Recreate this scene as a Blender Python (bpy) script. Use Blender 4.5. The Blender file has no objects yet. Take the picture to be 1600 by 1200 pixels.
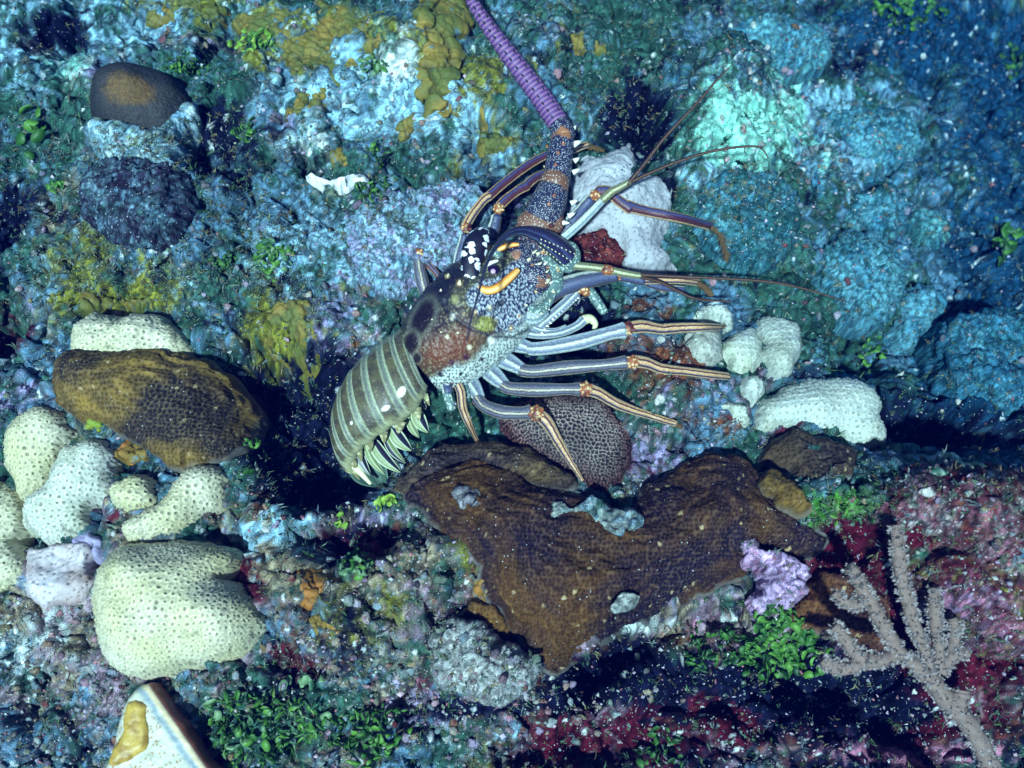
import bpy, math, random
import numpy as np

# ------------------------------------------------------------------ camera, world, sun, exposure
scene = bpy.context.scene
PITCH = math.radians(18.0)      # the camera looks down at the reef, tipped 18 degrees off vertical
DIST = 1.715                    # metres from the lens to the middle of the picture
FPX = 1715.0                    # focal length in pixels of the 1600 x 1200 photograph
cam_data = bpy.data.cameras.new("camera")
cam = bpy.data.objects.new("camera", cam_data)
scene.collection.objects.link(cam)
cam.location = (0.0, -DIST * math.sin(PITCH), DIST * math.cos(PITCH))
cam.rotation_euler = (PITCH, 0, 0)
cam_data.sensor_width = 36.0
cam_data.lens = 36.0 * FPX / 1600.0
cam_data.clip_start = 0.02
cam_data.clip_end = 200.0
cam_data.dof.use_dof = True
cam_data.dof.focus_distance = 1.66
cam_data.dof.aperture_fstop = 3.2
scene.camera = cam

SUN_DIR = np.array([-0.13, -0.44, 0.89]); SUN_DIR /= np.linalg.norm(SUN_DIR)
world = bpy.data.worlds.new("World")
scene.world = world
world.use_nodes = True
wn = world.node_tree
sky = wn.nodes.new("ShaderNodeTexSky")
sky.sky_type = 'NISHITA'
sky.sun_disc = False
sky.sun_elevation = math.asin(SUN_DIR[2])
sky.sun_rotation = math.atan2(SUN_DIR[0], SUN_DIR[1])
bg = wn.nodes["Background"]
bg.inputs["Strength"].default_value = 0.05
wn.links.new(sky.outputs[0], bg.inputs["Color"])
sun_data = bpy.data.lights.new("sun", 'SUN')
sun_data.energy = 5.0
sun_data.angle = math.radians(2.0)
sun_data.color = (1.0, 0.95, 0.88)
sun = bpy.data.objects.new("sun", sun_data)
scene.collection.objects.link(sun)
sun.location = (-1.5, -2.5, 3.3)
sun.rotation_euler = (math.acos(SUN_DIR[2]), 0, math.atan2(SUN_DIR[1], SUN_DIR[0]) + math.pi / 2)
scene.view_settings.view_transform = 'Standard'
scene.view_settings.look = 'None'
scene.view_settings.exposure = 0.90
scene.view_settings.gamma = 1.0
scene.cycles.use_denoising = True
scene.cycles.max_bounces = 4
scene.cycles.volume_bounces = 0
scene.cycles.transparent_max_bounces = 8

# ------------------------------------------------------------------ helpers
C = scene.collection
cp, sp = math.cos(PITCH), math.sin(PITCH)
CAM = np.array(cam.location)

def ray(px, py):
    px = np.asarray(px, float); py = np.asarray(py, float)
    x = (px - 800) / FPX; y = -(py - 600) / FPX
    return np.stack([x, y * cp + sp, y * sp - cp], -1)      # unit depth along the view axis

def P(px, py, h=0.0):
    """point of the horizontal plane z = h (metres) that is seen at this spot of the photograph"""
    d = ray(px, py)
    t = (h - CAM[2]) / d[..., 2]
    return CAM + d * t[..., None]

def to_px(x, y, z):
    dx, dy, dz = x - CAM[0], y - CAM[1], z - CAM[2]
    depth = -(-dy * sp + dz * cp)
    cy = dy * cp + dz * sp
    return 800 + FPX * dx / depth, 600 - FPX * cy / depth, depth

rng = np.random.default_rng(7)
_TABS = {}
def _tab(seed):
    if seed not in _TABS:
        r = np.random.default_rng(1000 + seed)
        a = r.random((256, 256)) * 2 * np.pi
        _TABS[seed] = (np.cos(a), np.sin(a), r.random((256, 256)), r.random((256, 256)), r.random((256, 256)))
    return _TABS[seed]

def gn(x, y, seed=0):
    gx, gy = _tab(seed)[:2]
    xi = np.floor(x).astype(np.int32); yi = np.floor(y).astype(np.int32)
    fx = x - xi; fy = y - yi
    u = fx * fx * fx * (fx * (fx * 6 - 15) + 10); v = fy * fy * fy * (fy * (fy * 6 - 15) + 10)
    def d(ix, iy):
        a = (xi + ix) & 255; b = (yi + iy) & 255
        return gx[a, b] * (fx - ix) + gy[a, b] * (fy - iy)
    n0 = d(0, 0) * (1 - u) + d(1, 0) * u
    n1 = d(0, 1) * (1 - u) + d(1, 1) * u
    return (n0 * (1 - v) + n1 * v) * 1.5

def fbm(x, y, size, octs=4, gain=0.5, seed=0, lac=2.05):
    s = 0.0; a = 1.0; f = 1.0 / size; tot = 0
    for i in range(octs):
        s = s + a * gn(x * f + 13.7 * i, y * f - 7.3 * i, seed + i)
        tot += a * a; a *= gain; f *= lac
    return s / math.sqrt(tot)

def cells(x, y, size, seed=0, jit=0.8):
    """distance to the nearest and second nearest scattered cell centre (in cell sizes) and a random number per cell"""
    _, _, rx, ry, rid = _tab(seed)
    u = x / size; v = y / size
    ui = np.floor(u).astype(np.int32); vi = np.floor(v).astype(np.int32)
    f1 = np.full(u.shape, 9.0); f2 = np.full(u.shape, 9.0); cid = np.zeros(u.shape)
    for dx in (-1, 0, 1):
        for dy in (-1, 0, 1):
            cx = ui + dx; cy = vi + dy
            a = cx & 255; b = cy & 255
            px_ = cx + 0.5 + jit * (rx[a, b] - 0.5) + 0.25 * (cy & 1) - 0.125
            py_ = cy + 0.5 + jit * (ry[a, b] - 0.5)
            d = np.hypot(u - px_, v - py_)
            near = d < f1
            f2 = np.where(near, f1, np.minimum(f2, d))
            cid = np.where(near, rid[a, b], cid)
            f1 = np.where(near, d, f1)
    return f1, f2, cid

def sstep(a, b, x):
    t = np.clip((x - a) / (b - a), 0, 1)
    return t * t * (3 - 2 * t)

def mesh_np(name, verts, faces, col=None, uv=None, smooth=True):
    """faces: (n,3) or (n,4) int array, or a list of such arrays"""
    me = bpy.data.meshes.new(name)
    fl = faces if isinstance(faces, list) else [faces]
    fl = [np.asarray(f) for f in fl if len(f)]
    verts = np.asarray(verts, np.float32)
    me.vertices.add(len(verts)); me.vertices.foreach_set("co", verts.ravel())
    tot = np.concatenate([np.full(len(f), f.shape[1], np.int32) for f in fl])
    idx = np.concatenate([f.ravel() for f in fl]).astype(np.int32)
    me.loops.add(len(idx)); me.loops.foreach_set("vertex_index", idx)
    me.polygons.add(len(tot))
    st = np.zeros(len(tot), np.int32); st[1:] = np.cumsum(tot)[:-1]
    me.polygons.foreach_set("loop_start", st)
    try: me.polygons.foreach_set("loop_total", tot)
    except Exception: pass
    me.polygons.foreach_set("use_smooth", np.full(len(tot), smooth, bool))
    if col is not None:
        col = np.asarray(col, np.float32)
        if col.shape[1] == 3: col = np.concatenate([col, np.ones((len(col), 1), np.float32)], 1)
        at = me.color_attributes.new("Col", 'FLOAT_COLOR', 'POINT')
        at.data.foreach_set("color", np.clip(col, 0, 1).ravel())
    if uv is not None:
        ul = me.uv_layers.new(name="UVMap")
        ul.data.foreach_set("uv", np.asarray(uv, np.float32)[idx].ravel())
    me.update(calc_edges=True)
    me.validate()
    return me

def link(name, me, mat=None, parent=None, label=None, cat=None, group=None, kind=None):
    o = bpy.data.objects.new(name, me)
    C.objects.link(o)
    if mat is not None and me is not None and not me.materials: me.materials.append(mat)
    if parent is not None:
        o.parent = parent
        o.matrix_parent_inverse = parent.matrix_world.inverted() if False else o.matrix_parent_inverse
    if label: o["label"] = label
    if cat: o["category"] = cat
    if group: o["group"] = group
    if kind: o["kind"] = kind
    return o

def grid_faces(nu, nv):
    i = np.arange(nu * nv).reshape(nu, nv)
    return np.stack([i[:-1, :-1], i[1:, :-1], i[1:, 1:], i[:-1, 1:]], -1).reshape(-1, 4)

# ------------------------------------------------------------------ materials
def new_mat(name):
    m = bpy.data.materials.new(name); m.use_nodes = True
    nt = m.node_tree; b = nt.nodes["Principled BSDF"]
    return m, nt, b

def N(nt, t, **kw):
    n = nt.nodes.new(t)
    for k, v in kw.items(): setattr(n, k, v)
    return n

def ramp(nt, stops, interp='LINEAR'):
    r = nt.nodes.new("ShaderNodeValToRGB"); cr = r.color_ramp; cr.interpolation = interp
    while len(cr.elements) > 1: cr.elements.remove(cr.elements[-1])
    cr.elements[0].position = stops[0][0]; c = stops[0][1]; cr.elements[0].color = (*c, 1) if len(c) == 3 else c
    for p, c in stops[1:]:
        e = cr.elements.new(p); e.color = (*c, 1) if len(c) == 3 else c
    return r

def mixrgb(nt, typ, fac, a, b):
    m = nt.nodes.new("ShaderNodeMix"); m.data_type = 'RGBA'; m.blend_type = typ
    for sock, v in ((m.inputs[0], fac), (m.inputs[6], a), (m.inputs[7], b)):
        if hasattr(v, "is_linked"): nt.links.new(v, sock)
        elif isinstance(v, (tuple, list)): sock.default_value = (*v, 1) if len(v) == 3 else v
        else: sock.default_value = v
    return m.outputs[2]

def grain_mat(name, grain=900.0, lo=0.55, hi=1.6, fleck=0.0, fleck_col=(0.7, 0.75, 0.75), fleck_size=300.0,
              rough=0.85, bump=0.0015, bump_scale=500.0, spec=0.05, sss=0.0):
    """colour from the vertices, broken up by fine grain, small pale flecks and fine relief"""
    m, nt, b = new_mat(name)
    at = N(nt, "ShaderNodeAttribute", attribute_name="Col")
    tc = N(nt, "ShaderNodeTexCoord")
    n1 = N(nt, "ShaderNodeTexNoise"); n1.inputs["Scale"].default_value = grain; n1.inputs["Detail"].default_value = 3
    nt.links.new(tc.outputs["Object"], n1.inputs["Vector"])
    mr = N(nt, "ShaderNodeMapRange"); mr.inputs["From Min"].default_value = 0.3; mr.inputs["From Max"].default_value = 0.7
    mr.inputs["To Min"].default_value = lo; mr.inputs["To Max"].default_value = hi
    nt.links.new(n1.outputs["Fac"], mr.inputs["Value"])
    col = mixrgb(nt, 'MULTIPLY', 1.0, at.outputs["Color"], mr.outputs["Result"])
    if fleck > 0:
        v = N(nt, "ShaderNodeTexVoronoi"); v.inputs["Scale"].default_value = fleck_size
        nt.links.new(tc.outputs["Object"], v.inputs["Vector"])
        sx = N(nt, "ShaderNodeSeparateColor"); nt.links.new(v.outputs["Color"], sx.inputs[0])
        g = N(nt, "ShaderNodeMath", operation='GREATER_THAN'); g.inputs[1].default_value = 1 - fleck
        nt.links.new(sx.outputs[0], g.inputs[0])
        l = N(nt, "ShaderNodeMath", operation='LESS_THAN'); l.inputs[1].default_value = 0.33
        nt.links.new(v.outputs["Distance"], l.inputs[0])
        mm = N(nt, "ShaderNodeMath", operation='MULTIPLY'); nt.links.new(g.outputs[0], mm.inputs[0]); nt.links.new(l.outputs[0], mm.inputs[1])
        col = mixrgb(nt, 'MIX', mm.outputs[0], col, fleck_col)
    nt.links.new(col, b.inputs["Base Color"])
    b.inputs["Roughness"].default_value = rough
    b.inputs["Specular IOR Level"].default_value = spec
    n2 = N(nt, "ShaderNodeTexNoise"); n2.inputs["Scale"].default_value = bump_scale; n2.inputs["Detail"].default_value = 4
    nt.links.new(tc.outputs["Object"], n2.inputs["Vector"])
    bp = N(nt, "ShaderNodeBump"); bp.inputs["Distance"].default_value = bump; bp.inputs["Strength"].default_value = 1.0
    nt.links.new(n2.outputs["Fac"], bp.inputs["Height"]); nt.links.new(bp.outputs[0], b.inputs["Normal"])
    return m
# ------------------------------------------------------------------ the seabed
# broad lumps and hollows: px, py of the middle, radii in pixels, turn in degrees, height in metres, sharpness
LUMPS = [
 (1150,  90, 150, 90,  10, 0.10, 2), (1130, 215, 130, 80,  -20, 0.10, 2),
 (210, 170, 120, 90, 0, 0.03, 2), (215, 310, 120, 90, 0, 0.03, 2),
 (560, 110, 120, 120, 20, 0.05, 2), (620, 60, 90, 80, 0, 0.03, 2), (330, 80, 90, 60, 0, .03, 2),
 (540, 400, 90, 50, 0, 0.03, 2), (440, 500, 80, 70, 0, 0.03, 2),
 (860, 130, 120, 90, 0, 0.04, 2), (760, 200, 70, 60, 0, .03, 2),
 (150, 640, 190, 120, 0, 0.05, 2), (250, 960, 170, 120, 0, 0.04, 2),
 (560, 950, 140, 90, -10, 0.06, 3), (740, 900, 120, 90, 0, 0.03, 2),
 (950, 850, 330, 130, 5, 0.03, 3), (1180, 560, 120, 80, 0, 0.03, 2), (1040, 590, 90, 60, 0, 0.012, 2),
 (1500, 850, 190, 95, 6, 0.20, 3), (1560, 1000, 120, 90, 0, 0.12, 2), (1300, 800, 120, 60, 10, 0.05, 2),
 (1020, 650, 70, 30, -20, 0.03, 2),
 # hollows
 (450, 640, 85, 75, 20, -0.16, 3), (500, 740, 75, 60, -10, -0.22, 3), (400, 560, 60, 40, 40, -0.08, 2),
 (560, 640, 60, 60, 0, -0.10, 2),
 (560, 858, 85, 28, -5, -0.10, 3), (480, 1040, 50, 32, 0, -0.08, 2), (960, 1045, 80, 34, -25, -0.15, 3),
 (1330, 1085, 160, 45, 30, -0.16, 3), (900, 1165, 110, 32, -5, -0.09, 2), (20, 515, 45, 45, 0, -0.12, 3),
 (330, 235, 55, 45, 30, -0.06, 2), (95, 45, 40, 26, -20, -0.07, 2), (10, 345, 28, 40, 0, -0.08, 2),
 (880, 500, 70, 38, 0, -0.11, 3), (700, 660, 90, 40, 10, -0.06, 2), (860, 560, 90, 25, 0, -.03, 2),
 (1010, 190, 34, 62, 20, -0.17, 3), (1035, 300, 30, 26, 0, -0.07, 3), (940, 95, 50, 40, 0, -0.05, 2),
 (960, 722, 30, 25, 0, -0.05, 2), (385, 870, 30, 60, -10, -0.06, 2), (165, 800, 26, 20, 0, -0.05, 2),
 (1420, 40, 90, 45, 10, -0.14, 2), (1300, 105, 60, 22, -10, -0.08, 2), (1600, 250, 60, 120, 0, -0.10, 2),
 (1560, 430, 70, 100, 10, -0.18, 2), (1540, 668, 130, 40, 8, -0.26, 3), (1390, 500, 30, 90, 10, -0.12, 2),
 (1350, 640, 60, 40, 20, -0.08, 2), (1200, 450, 40, 30, 0, -.05, 2), (1450, 180, 70, 70, 0, -.06, 2),
 (1290, 880, 60, 40, 0, -0.07, 2),
]
_L = []
for (px, py, rx, ry, rot, h, sh) in LUMPS:
    c = P(px, py, 0.0); s = (DIST + 0.31 * c[1]) / FPX
    _L.append((c[0], c[1], rx * s, ry * s, math.radians(-rot), h, sh))

def Hs(x, y):
    """broad shape of the reef (metres)"""
    wx = 0.03 * fbm(x, y, 0.16, 3, 0.5, 40); wy = 0.03 * fbm(x, y, 0.16, 3, 0.5, 50)
    xx = x + wx; yy = y + wy
    h = 0.025 * fbm(x, y, 0.42, 3, 0.5, 3) + 0.02 * fbm(x, y, 0.11, 2, 0.5, 9)
    b1, b2, bid = cells(xx + .03 * gn(x * 12, y * 12, 8), yy + .03 * gn(x * 12 + 5, y * 12, 9), 0.135, 27, .9)
    q = 1 - np.exp(-((xx - .03) ** 2 + (yy - .08) ** 2) / .035)
    h = h + q * (np.sqrt(np.clip(1 - b1, 0, 1)) * (.3 + bid) * .042 - .022 * sstep(.16, .0, b2 - b1) - .02)
    # the reef falls away to deeper water at the upper right
    dx = np.clip((xx + 0.25 * yy - 0.22) / 1.0, 0, 1.1) ** 1.15
    dy = sstep(-0.16, 0.10, yy - 0.02 * xx)
    h = h - 0.42 * dx * dy - 0.10 * sstep(0.3, 1.2, yy)
    h = h + 0.10 * dx * dy * fbm(x, y, 0.22, 3, 0.5, 77)
    for (cx, cy, rx, ry, a, hh, sh) in _L:
        ux = xx - cx; uy = yy - cy
        ca, sa = math.cos(a), math.sin(a)
        d2 = ((ux * ca + uy * sa) / rx) ** 2 + ((-ux * sa + uy * ca) / ry) ** 2
        h = h + hh * np.exp(-np.minimum(d2 ** (sh / 2.0), 40) * 0.8)
    return h

def ground_at(px, py, lift=0.0):
    """where the line of sight through this spot meets the reef"""
    px = np.atleast_1d(np.asarray(px, float)); py = np.atleast_1d(np.asarray(py, float))
    d = ray(px, py)
    t = (0.35 - CAM[2]) / d[:, 2]; step = 0.012
    done = np.zeros(len(px), bool); res = t.copy()
    for i in range(130):
        p = CAM + d * t[:, None]
        below = (p[:, 2] < Hs(p[:, 0], p[:, 1]) + lift) & ~done
        res = np.where(below, t, res); done |= below
        if done.all(): break
        t = t + step
    lo = res - step; hi = res.copy()
    for i in range(7):
        mid = (lo + hi) / 2
        p = CAM + d * mid[:, None]
        b = p[:, 2] < Hs(p[:, 0], p[:, 1]) + lift
        hi = np.where(b, mid, hi); lo = np.where(b, lo, mid)
    return CAM + d * ((lo + hi) / 2)[:, None]

def Hfine(x, y):
    """small relief: knobs, rubble and pitting"""
    m = 0.5 + 0.5 * fbm(x, y, 0.25, 2, 0.5, 21)
    r1 = fbm(x, y, 0.045, 3, 0.55, 31)
    f1, f2, cid = cells(x + 0.006 * gn(x * 70, y * 70, 2), y + 0.006 * gn(x * 70 + 9, y * 70, 3), 0.021, 5)
    knob = (0.75 - f1) * (0.3 + cid)
    g1, g2, gid = cells(x + 0.002 * gn(x * 220, y * 220, 2), y, 0.0085, 6)
    knob2 = (0.7 - g1) * (gid ** 1.5)
    ridge = 1 - np.abs(fbm(x, y, 0.03, 3, 0.6, 61)) * 2
    b1, b2, bid = cells(x + .012 * gn(x * 28, y * 28, 8), y + .012 * gn(x * 28 + 5, y * 28, 9), 0.062, 17, .9)
    lump = np.sqrt(np.clip(.95 - b1, 0, 1)) * (.35 + bid) * .026 - .012 * sstep(.14, .0, b2 - b1) * (bid > .3)
    return lump + 0.010 * r1 + 0.0085 * knob * (0.4 + m) + 0.0062 * knob2 + 0.0035 * ridge + 0.0016 * fbm(x, y, 0.006, 2, .7, 71)

PIG = dict(
 pale=(0.25, 0.45, 0.56), grey=(0.08, 0.17, 0.25), blue=(0.034, 0.15, 0.235), deep=(.007, .045, .095), turf=(0.028, 0.085, 0.062), olive=(0.17, 0.17, 0.022),  # blue and deep carry the water haze as colour
 lilac=(0.34, 0.29, 0.50), pink=(0.44, 0.17, 0.27), maroon=(0.068, 0.006, 0.015), tan=(0.24, 0.20, 0.13), mauve=(0.27, 0.19, 0.24), rust=(.13,.045,.02), navy=(0.004, 0.006, 0.022),
 orange=(0.32, 0.11, 0.02), white=(0.66, 0.76, 0.74), aqua=(0.26, 0.62, 0.50), green=(0.05, 0.19, 0.02))
PN = list(PIG)
BASE = dict(pale=-.04, grey=.30, turf=.40, olive=-.25, lilac=-.25, pink=-.7, maroon=-.75, navy=.16, blue=-.6, deep=-.7, orange=-.75, tan=-.25, mauve=-.3, rust=-.5, white=-.35, aqua=-.8, green=-.35)
ZONES = [  # growth patches, with shade, flash falloff and water haze painted in
 (870,492,62,32,'navy',1.5),(890,552,90,14,'navy',1.0),(1010,540,90,40,'rust',.9),(1040,595,60,26,'rust',.8),(1000,480,80,26,'maroon',.6),(1000,480,80,26,'rust',.6),(720,650,70,40,'turf',.6),(720,650,70,40,'navy',.6),(860,610,80,14,'navy',.6),(950,610,60,30,'turf',.6),  # navy between the legs paints their shadows on the reef
 (780,330,60,50,'navy',.5),(640,470,60,40,'rust',.5),(610,430,70,40,'olive',.5),
 (700,950,520,260,'tan',.55),(700,1000,560,220,'mauve',.55),(650,950,500,230,'rust',.5),(100,1050,200,200,'mauve',.6),(100,1050,200,200,'tan',.5),(1080,620,160,80,'mauve',.6),(1080,640,160,80,'rust',.55),(1450,850,200,120,'tan',.4),(500,520,160,100,'tan',.35),(560,480,150,90,'mauve',.3),  # growth tones; the lower ones also paint the warm near flash light
 (150,350,220,160,'tan',.3),(350,100,200,100,'tan',.3),(1560,380,150,420,'deep',1.15),(1450,450,220,300,'blue',.65),(1250,330,330,330,'blue',.5),(1250,300,380,330,'deep',.42),(1250,330,330,330,'turf',.22),(1350,300,60,60,'aqua',.6),(1240,470,60,40,'aqua',.5),(1480,330,40,30,'aqua',.6),(1300,160,60,30,'pale',.8),(1420,470,50,40,'pale',.5),(1200,420,90,50,'olive',.35),(1000,60,60,40,'olive',.5),(1250,330,330,330,'pale',-.2),(900,80,200,120,'blue',.4),(80,300,140,300,'blue',.25),(1250,330,400,330,'mauve',-.3),(1250,330,400,330,'tan',-.2),(1380,60,260,70,'deep',.8),(800,950,500,200,'grey',-.25),(800,1000,500,200,'pale',-.3),(1300,1100,350,130,'pale',-.4),(1300,1100,350,130,'grey',-.4),(1300,1050,350,150,'turf',-.3),(1300,900,300,100,'grey',-.3),  # blue and deep at the right paint distance haze and darkening
 (110,120,60,50,'aqua',1.3),(120,130,40,30,'white',.8),(180,30,80,40,'pale',.7),(560,150,130,90,'pale',.8),(30,90,50,60,'pale',.5),
 (625,110,40,70,'white',.9),(700,160,60,60,'pale',.6),(500,185,60,50,'white',1.0),(480,400,90,60,'pale',.7),(430,450,60,40,'aqua',.7),
 (100,50,45,30,'navy',1.2),(15,335,30,45,'navy',1.1),(335,225,60,55,'navy',1.0),(20,510,50,50,'maroon',1.2),  # dark spots paint shade into the hollows
 (490,60,120,65,'olive',.9),(300,20,80,25,'olive',.9),(690,90,60,80,'olive',.9),(350,330,120,80,'grey',.3),(250,440,170,60,'olive',.55),
 (300,140,60,40,'turf',.6),(60,200,70,60,'turf',.6),(120,370,60,80,'olive',.6),(180,465,60,20,'olive',1.2),(440,530,60,60,'olive',1.3),
 (350,470,50,30,'turf',.6),(600,330,60,50,'turf',.3),(700,350,150,80,'lilac',.6),(520,460,40,40,'lilac',.6),
 (470,450,50,30,'navy',.5),(420,620,90,90,'navy',1.0),(500,720,90,70,'navy',1.6),(560,640,50,60,'navy',.9),(540,530,80,50,'lilac',.5),  # navy paints the shade of the crevice below the tail
 (540,545,12,10,'pink',1.5),(552,547,8,8,'orange',1.5),
 (1170,160,90,80,'aqua',1.5),(1100,215,70,50,'aqua',1.2),(1230,230,90,80,'aqua',.9),(1110,280,70,50,'pale',1.2),(1300,250,120,70,'pale',.7),
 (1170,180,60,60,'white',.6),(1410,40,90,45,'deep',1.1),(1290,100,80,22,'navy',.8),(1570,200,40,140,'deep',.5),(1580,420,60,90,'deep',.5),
 (1000,190,45,70,'navy',1.3),(1040,300,25,25,'navy',1.5),(960,60,60,60,'turf',.7),(900,60,50,40,'olive',.6),(770,180,60,80,'olive',.7),  # navy paints shade into the two clefts
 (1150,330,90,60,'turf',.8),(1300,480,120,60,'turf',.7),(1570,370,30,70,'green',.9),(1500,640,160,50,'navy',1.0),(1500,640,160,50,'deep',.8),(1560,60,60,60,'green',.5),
 (1480,430,120,120,'grey',.4),(1130,480,60,30,'grey',.4),
 (560,858,90,32,'maroon',1.8),(560,850,60,22,'navy',.9),(950,1040,90,36,'maroon',1.5),(1000,1060,80,36,'navy',.9),  # maroon and navy deepen the shade of the recesses in the colour
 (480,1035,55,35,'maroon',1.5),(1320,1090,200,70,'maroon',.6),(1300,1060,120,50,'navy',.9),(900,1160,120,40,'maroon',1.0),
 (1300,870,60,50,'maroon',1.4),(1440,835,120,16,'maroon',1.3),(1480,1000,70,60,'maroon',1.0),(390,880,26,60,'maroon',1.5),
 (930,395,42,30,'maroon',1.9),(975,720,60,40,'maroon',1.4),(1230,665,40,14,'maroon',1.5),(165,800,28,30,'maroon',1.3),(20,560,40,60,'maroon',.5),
 (1500,850,130,60,'pink',.6),(1480,860,180,90,'maroon',.9),(1540,920,90,50,'lilac',1.0),(1500,770,90,22,'white',.8),(1440,760,60,30,'green',.9),(1500,730,90,14,'orange',.9),
 (1560,980,70,70,'maroon',1.0),(1580,930,40,60,'olive',1.0),(1390,900,50,50,'green',.6),
 (1040,620,110,50,'lilac',.15),(1040,640,110,60,'mauve',.4),(1010,700,60,40,'lilac',.6),(1040,600,50,30,'orange',.6),(1030,560,60,30,'rust',.5),(1150,500,60,50,'lilac',.3),
 (660,1110,70,40,'lilac',.8),(830,1110,60,30,'pink',.9),(640,1060,60,40,'pink',.5),(1100,980,60,30,'pink',.9),(960,990,60,16,'white',.5),
 (1300,1150,380,120,'maroon',.85),(1180,1120,300,110,'navy',.75),(1300,1130,380,130,'rust',.85),(1300,1130,380,130,'mauve',.35),(1250,1150,330,60,'pink',.35),(1480,1060,120,90,'maroon',.9),(1350,1000,80,60,'maroon',.8),(1330,1090,150,40,'navy',1.2),(980,1130,160,60,'maroon',.6),(930,1050,110,45,'navy',1.0),(1450,930,90,60,'maroon',.8),  # maroon, navy and rust darken the lower right for the flash falloff
 (1450,1180,140,30,'pink',1.1),(650,1030,80,30,'maroon',.4),(330,1010,40,90,'maroon',.8),(430,980,40,60,'maroon',.6),(450,1100,90,50,'navy',.7),(1040,580,60,40,'maroon',.7),(1080,680,60,30,'maroon',.6),(1330,740,60,40,'maroon',.7),
 (1560,560,90,140,'deep',.4),(1300,400,300,260,'grey',.25),(850,1095,80,30,'white',.7),(60,1000,90,70,'white',.95),(765,1108,100,14,'navy',1.3),(672,1050,16,50,'maroon',1.0),(850,1070,30,16,'maroon',.8),(740,960,40,14,'navy',.8),(1010,975,60,14,'white',.9),(430,870,60,40,'tan',.6),(60,1010,80,90,'pink',.3),(60,1130,120,80,'grey',.4),(110,1150,90,60,'navy',.3),  # navy and maroon round the grey lump paint its outline shadow
 (440,830,60,50,'pale',.9),(560,960,100,50,'olive',.9),(600,920,50,40,'orange',.5),(720,940,60,60,'orange',.6),(720,850,50,40,'olive',.7),
 (420,770,50,40,'orange',.8),(400,740,50,40,'green',.4),(500,900,50,60,'pale',.5),(620,980,90,40,'lilac',.3),(600,1000,120,30,'pale',.3),
 (540,790,40,10,'white',.5),(600,815,50,12,'lilac',1.0),(380,1130,140,60,'turf',.7),(560,1130,80,60,'green',.4),(760,1150,60,40,'pale',.6),
 (1300,1170,120,30,'pink',.6),(1150,1120,120,60,'maroon',.4),(1250,790,60,30,'green',.6),(1340,790,60,40,'green',.6),(1380,700,60,30,'lilac',.4),
 (40,620,60,60,'lilac',.5),(100,930,60,40,'lilac',.6),(300,740,40,30,'maroon',.6),(1110,600,50,60,'lilac',.4),(700,640,60,40,'turf',.5),
]

def pigment(x, y, z):
    """sediment, turf, crusts and bare rock, plus shade, flash falloff and haze painted in"""
    px, py, dep = to_px(x, y, z)
    wx = 0.02 * fbm(x, y, 0.09, 3, 0.6, 90); wy = 0.02 * fbm(x, y, 0.09, 3, 0.6, 95)
    px = px + wx * 900; py = py + wy * 900
    bias = {k: np.full(x.shape, v) for k, v in BASE.items()}
    for (cx, cy, rx, ry, k, s) in ZONES:
        d2 = ((px - cx) / (rx * 1.15)) ** 2 + ((py - cy) / (ry * 1.15)) ** 2
        bias[k] = bias[k] + s * np.exp(-np.minimum(d2 ** 1.5, 30) * 0.9)
    xx = x + wx; yy = y + wy
    tot = 0; out = np.zeros(x.shape + (3,))
    for i, k in enumerate(PN):
        s = bias[k] + 0.66 * fbm(xx, yy, 0.085, 3, 0.6, 100 + 7 * i) + 0.50 * fbm(x, y, 0.016, 3, 0.75, 103 + 7 * i)
        w = np.exp(9.0 * s)
        out += w[..., None] * np.array(PIG[k]); tot = tot + w
    out /= tot[..., None]
    f1, f2, cid = cells(x, y, 0.0062, 12)
    g = 0.38 + 1.15 * cid ** 1.5
    g = g * (1 + 0.35 * fbm(x, y, 0.004, 2, 0.8, 81))
    out = out * np.clip(g, 0.2, 3)[..., None]
    f1, f2, cid = cells(x, y, 0.0105, 14)
    fl = (cid > 0.975) & (f1 < 0.30)
    out[fl] = out[fl] * 0.3 + np.array([0.50, 0.55, 0.55])
    return out

def axis(a0, a1, step, far):
    mid = np.arange(a0, a1, step)
    g = step; lo = []; v = a0
    while v > -far: g *= 1.22; v -= g; lo.append(v)
    g = step; hi = []; v = mid[-1]
    while v < far: g *= 1.22; v += g; hi.append(v)
    return np.concatenate([lo[::-1], mid, hi])
STEP = 0.0026
ax = axis(-1.0, 1.36, STEP, 7.0); ay = axis(-0.74, 1.02, STEP, 7.0)
GX, GY = np.meshgrid(ax, ay, indexing='ij')
GZs = Hs(GX, GY)
REL = Hfine(GX, GY) - .012
_zx = np.gradient(GZs, ax, axis=0); _zy = np.gradient(GZs, ay, axis=1); _nl = np.sqrt(1 + _zx ** 2 + _zy ** 2)
GX = GX - _zx / _nl * REL; GY = GY - _zy / _nl * REL; GZ = GZs + REL / _nl
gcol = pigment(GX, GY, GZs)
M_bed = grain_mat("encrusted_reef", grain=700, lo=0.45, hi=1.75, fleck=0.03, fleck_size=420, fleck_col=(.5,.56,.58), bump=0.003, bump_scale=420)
bed = link("seabed", mesh_np("seabed", np.stack([GX, GY, GZ], -1).reshape(-1, 3), grid_faces(len(ax), len(ay)), gcol.reshape(-1, 3)), M_bed, kind="structure")

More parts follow.
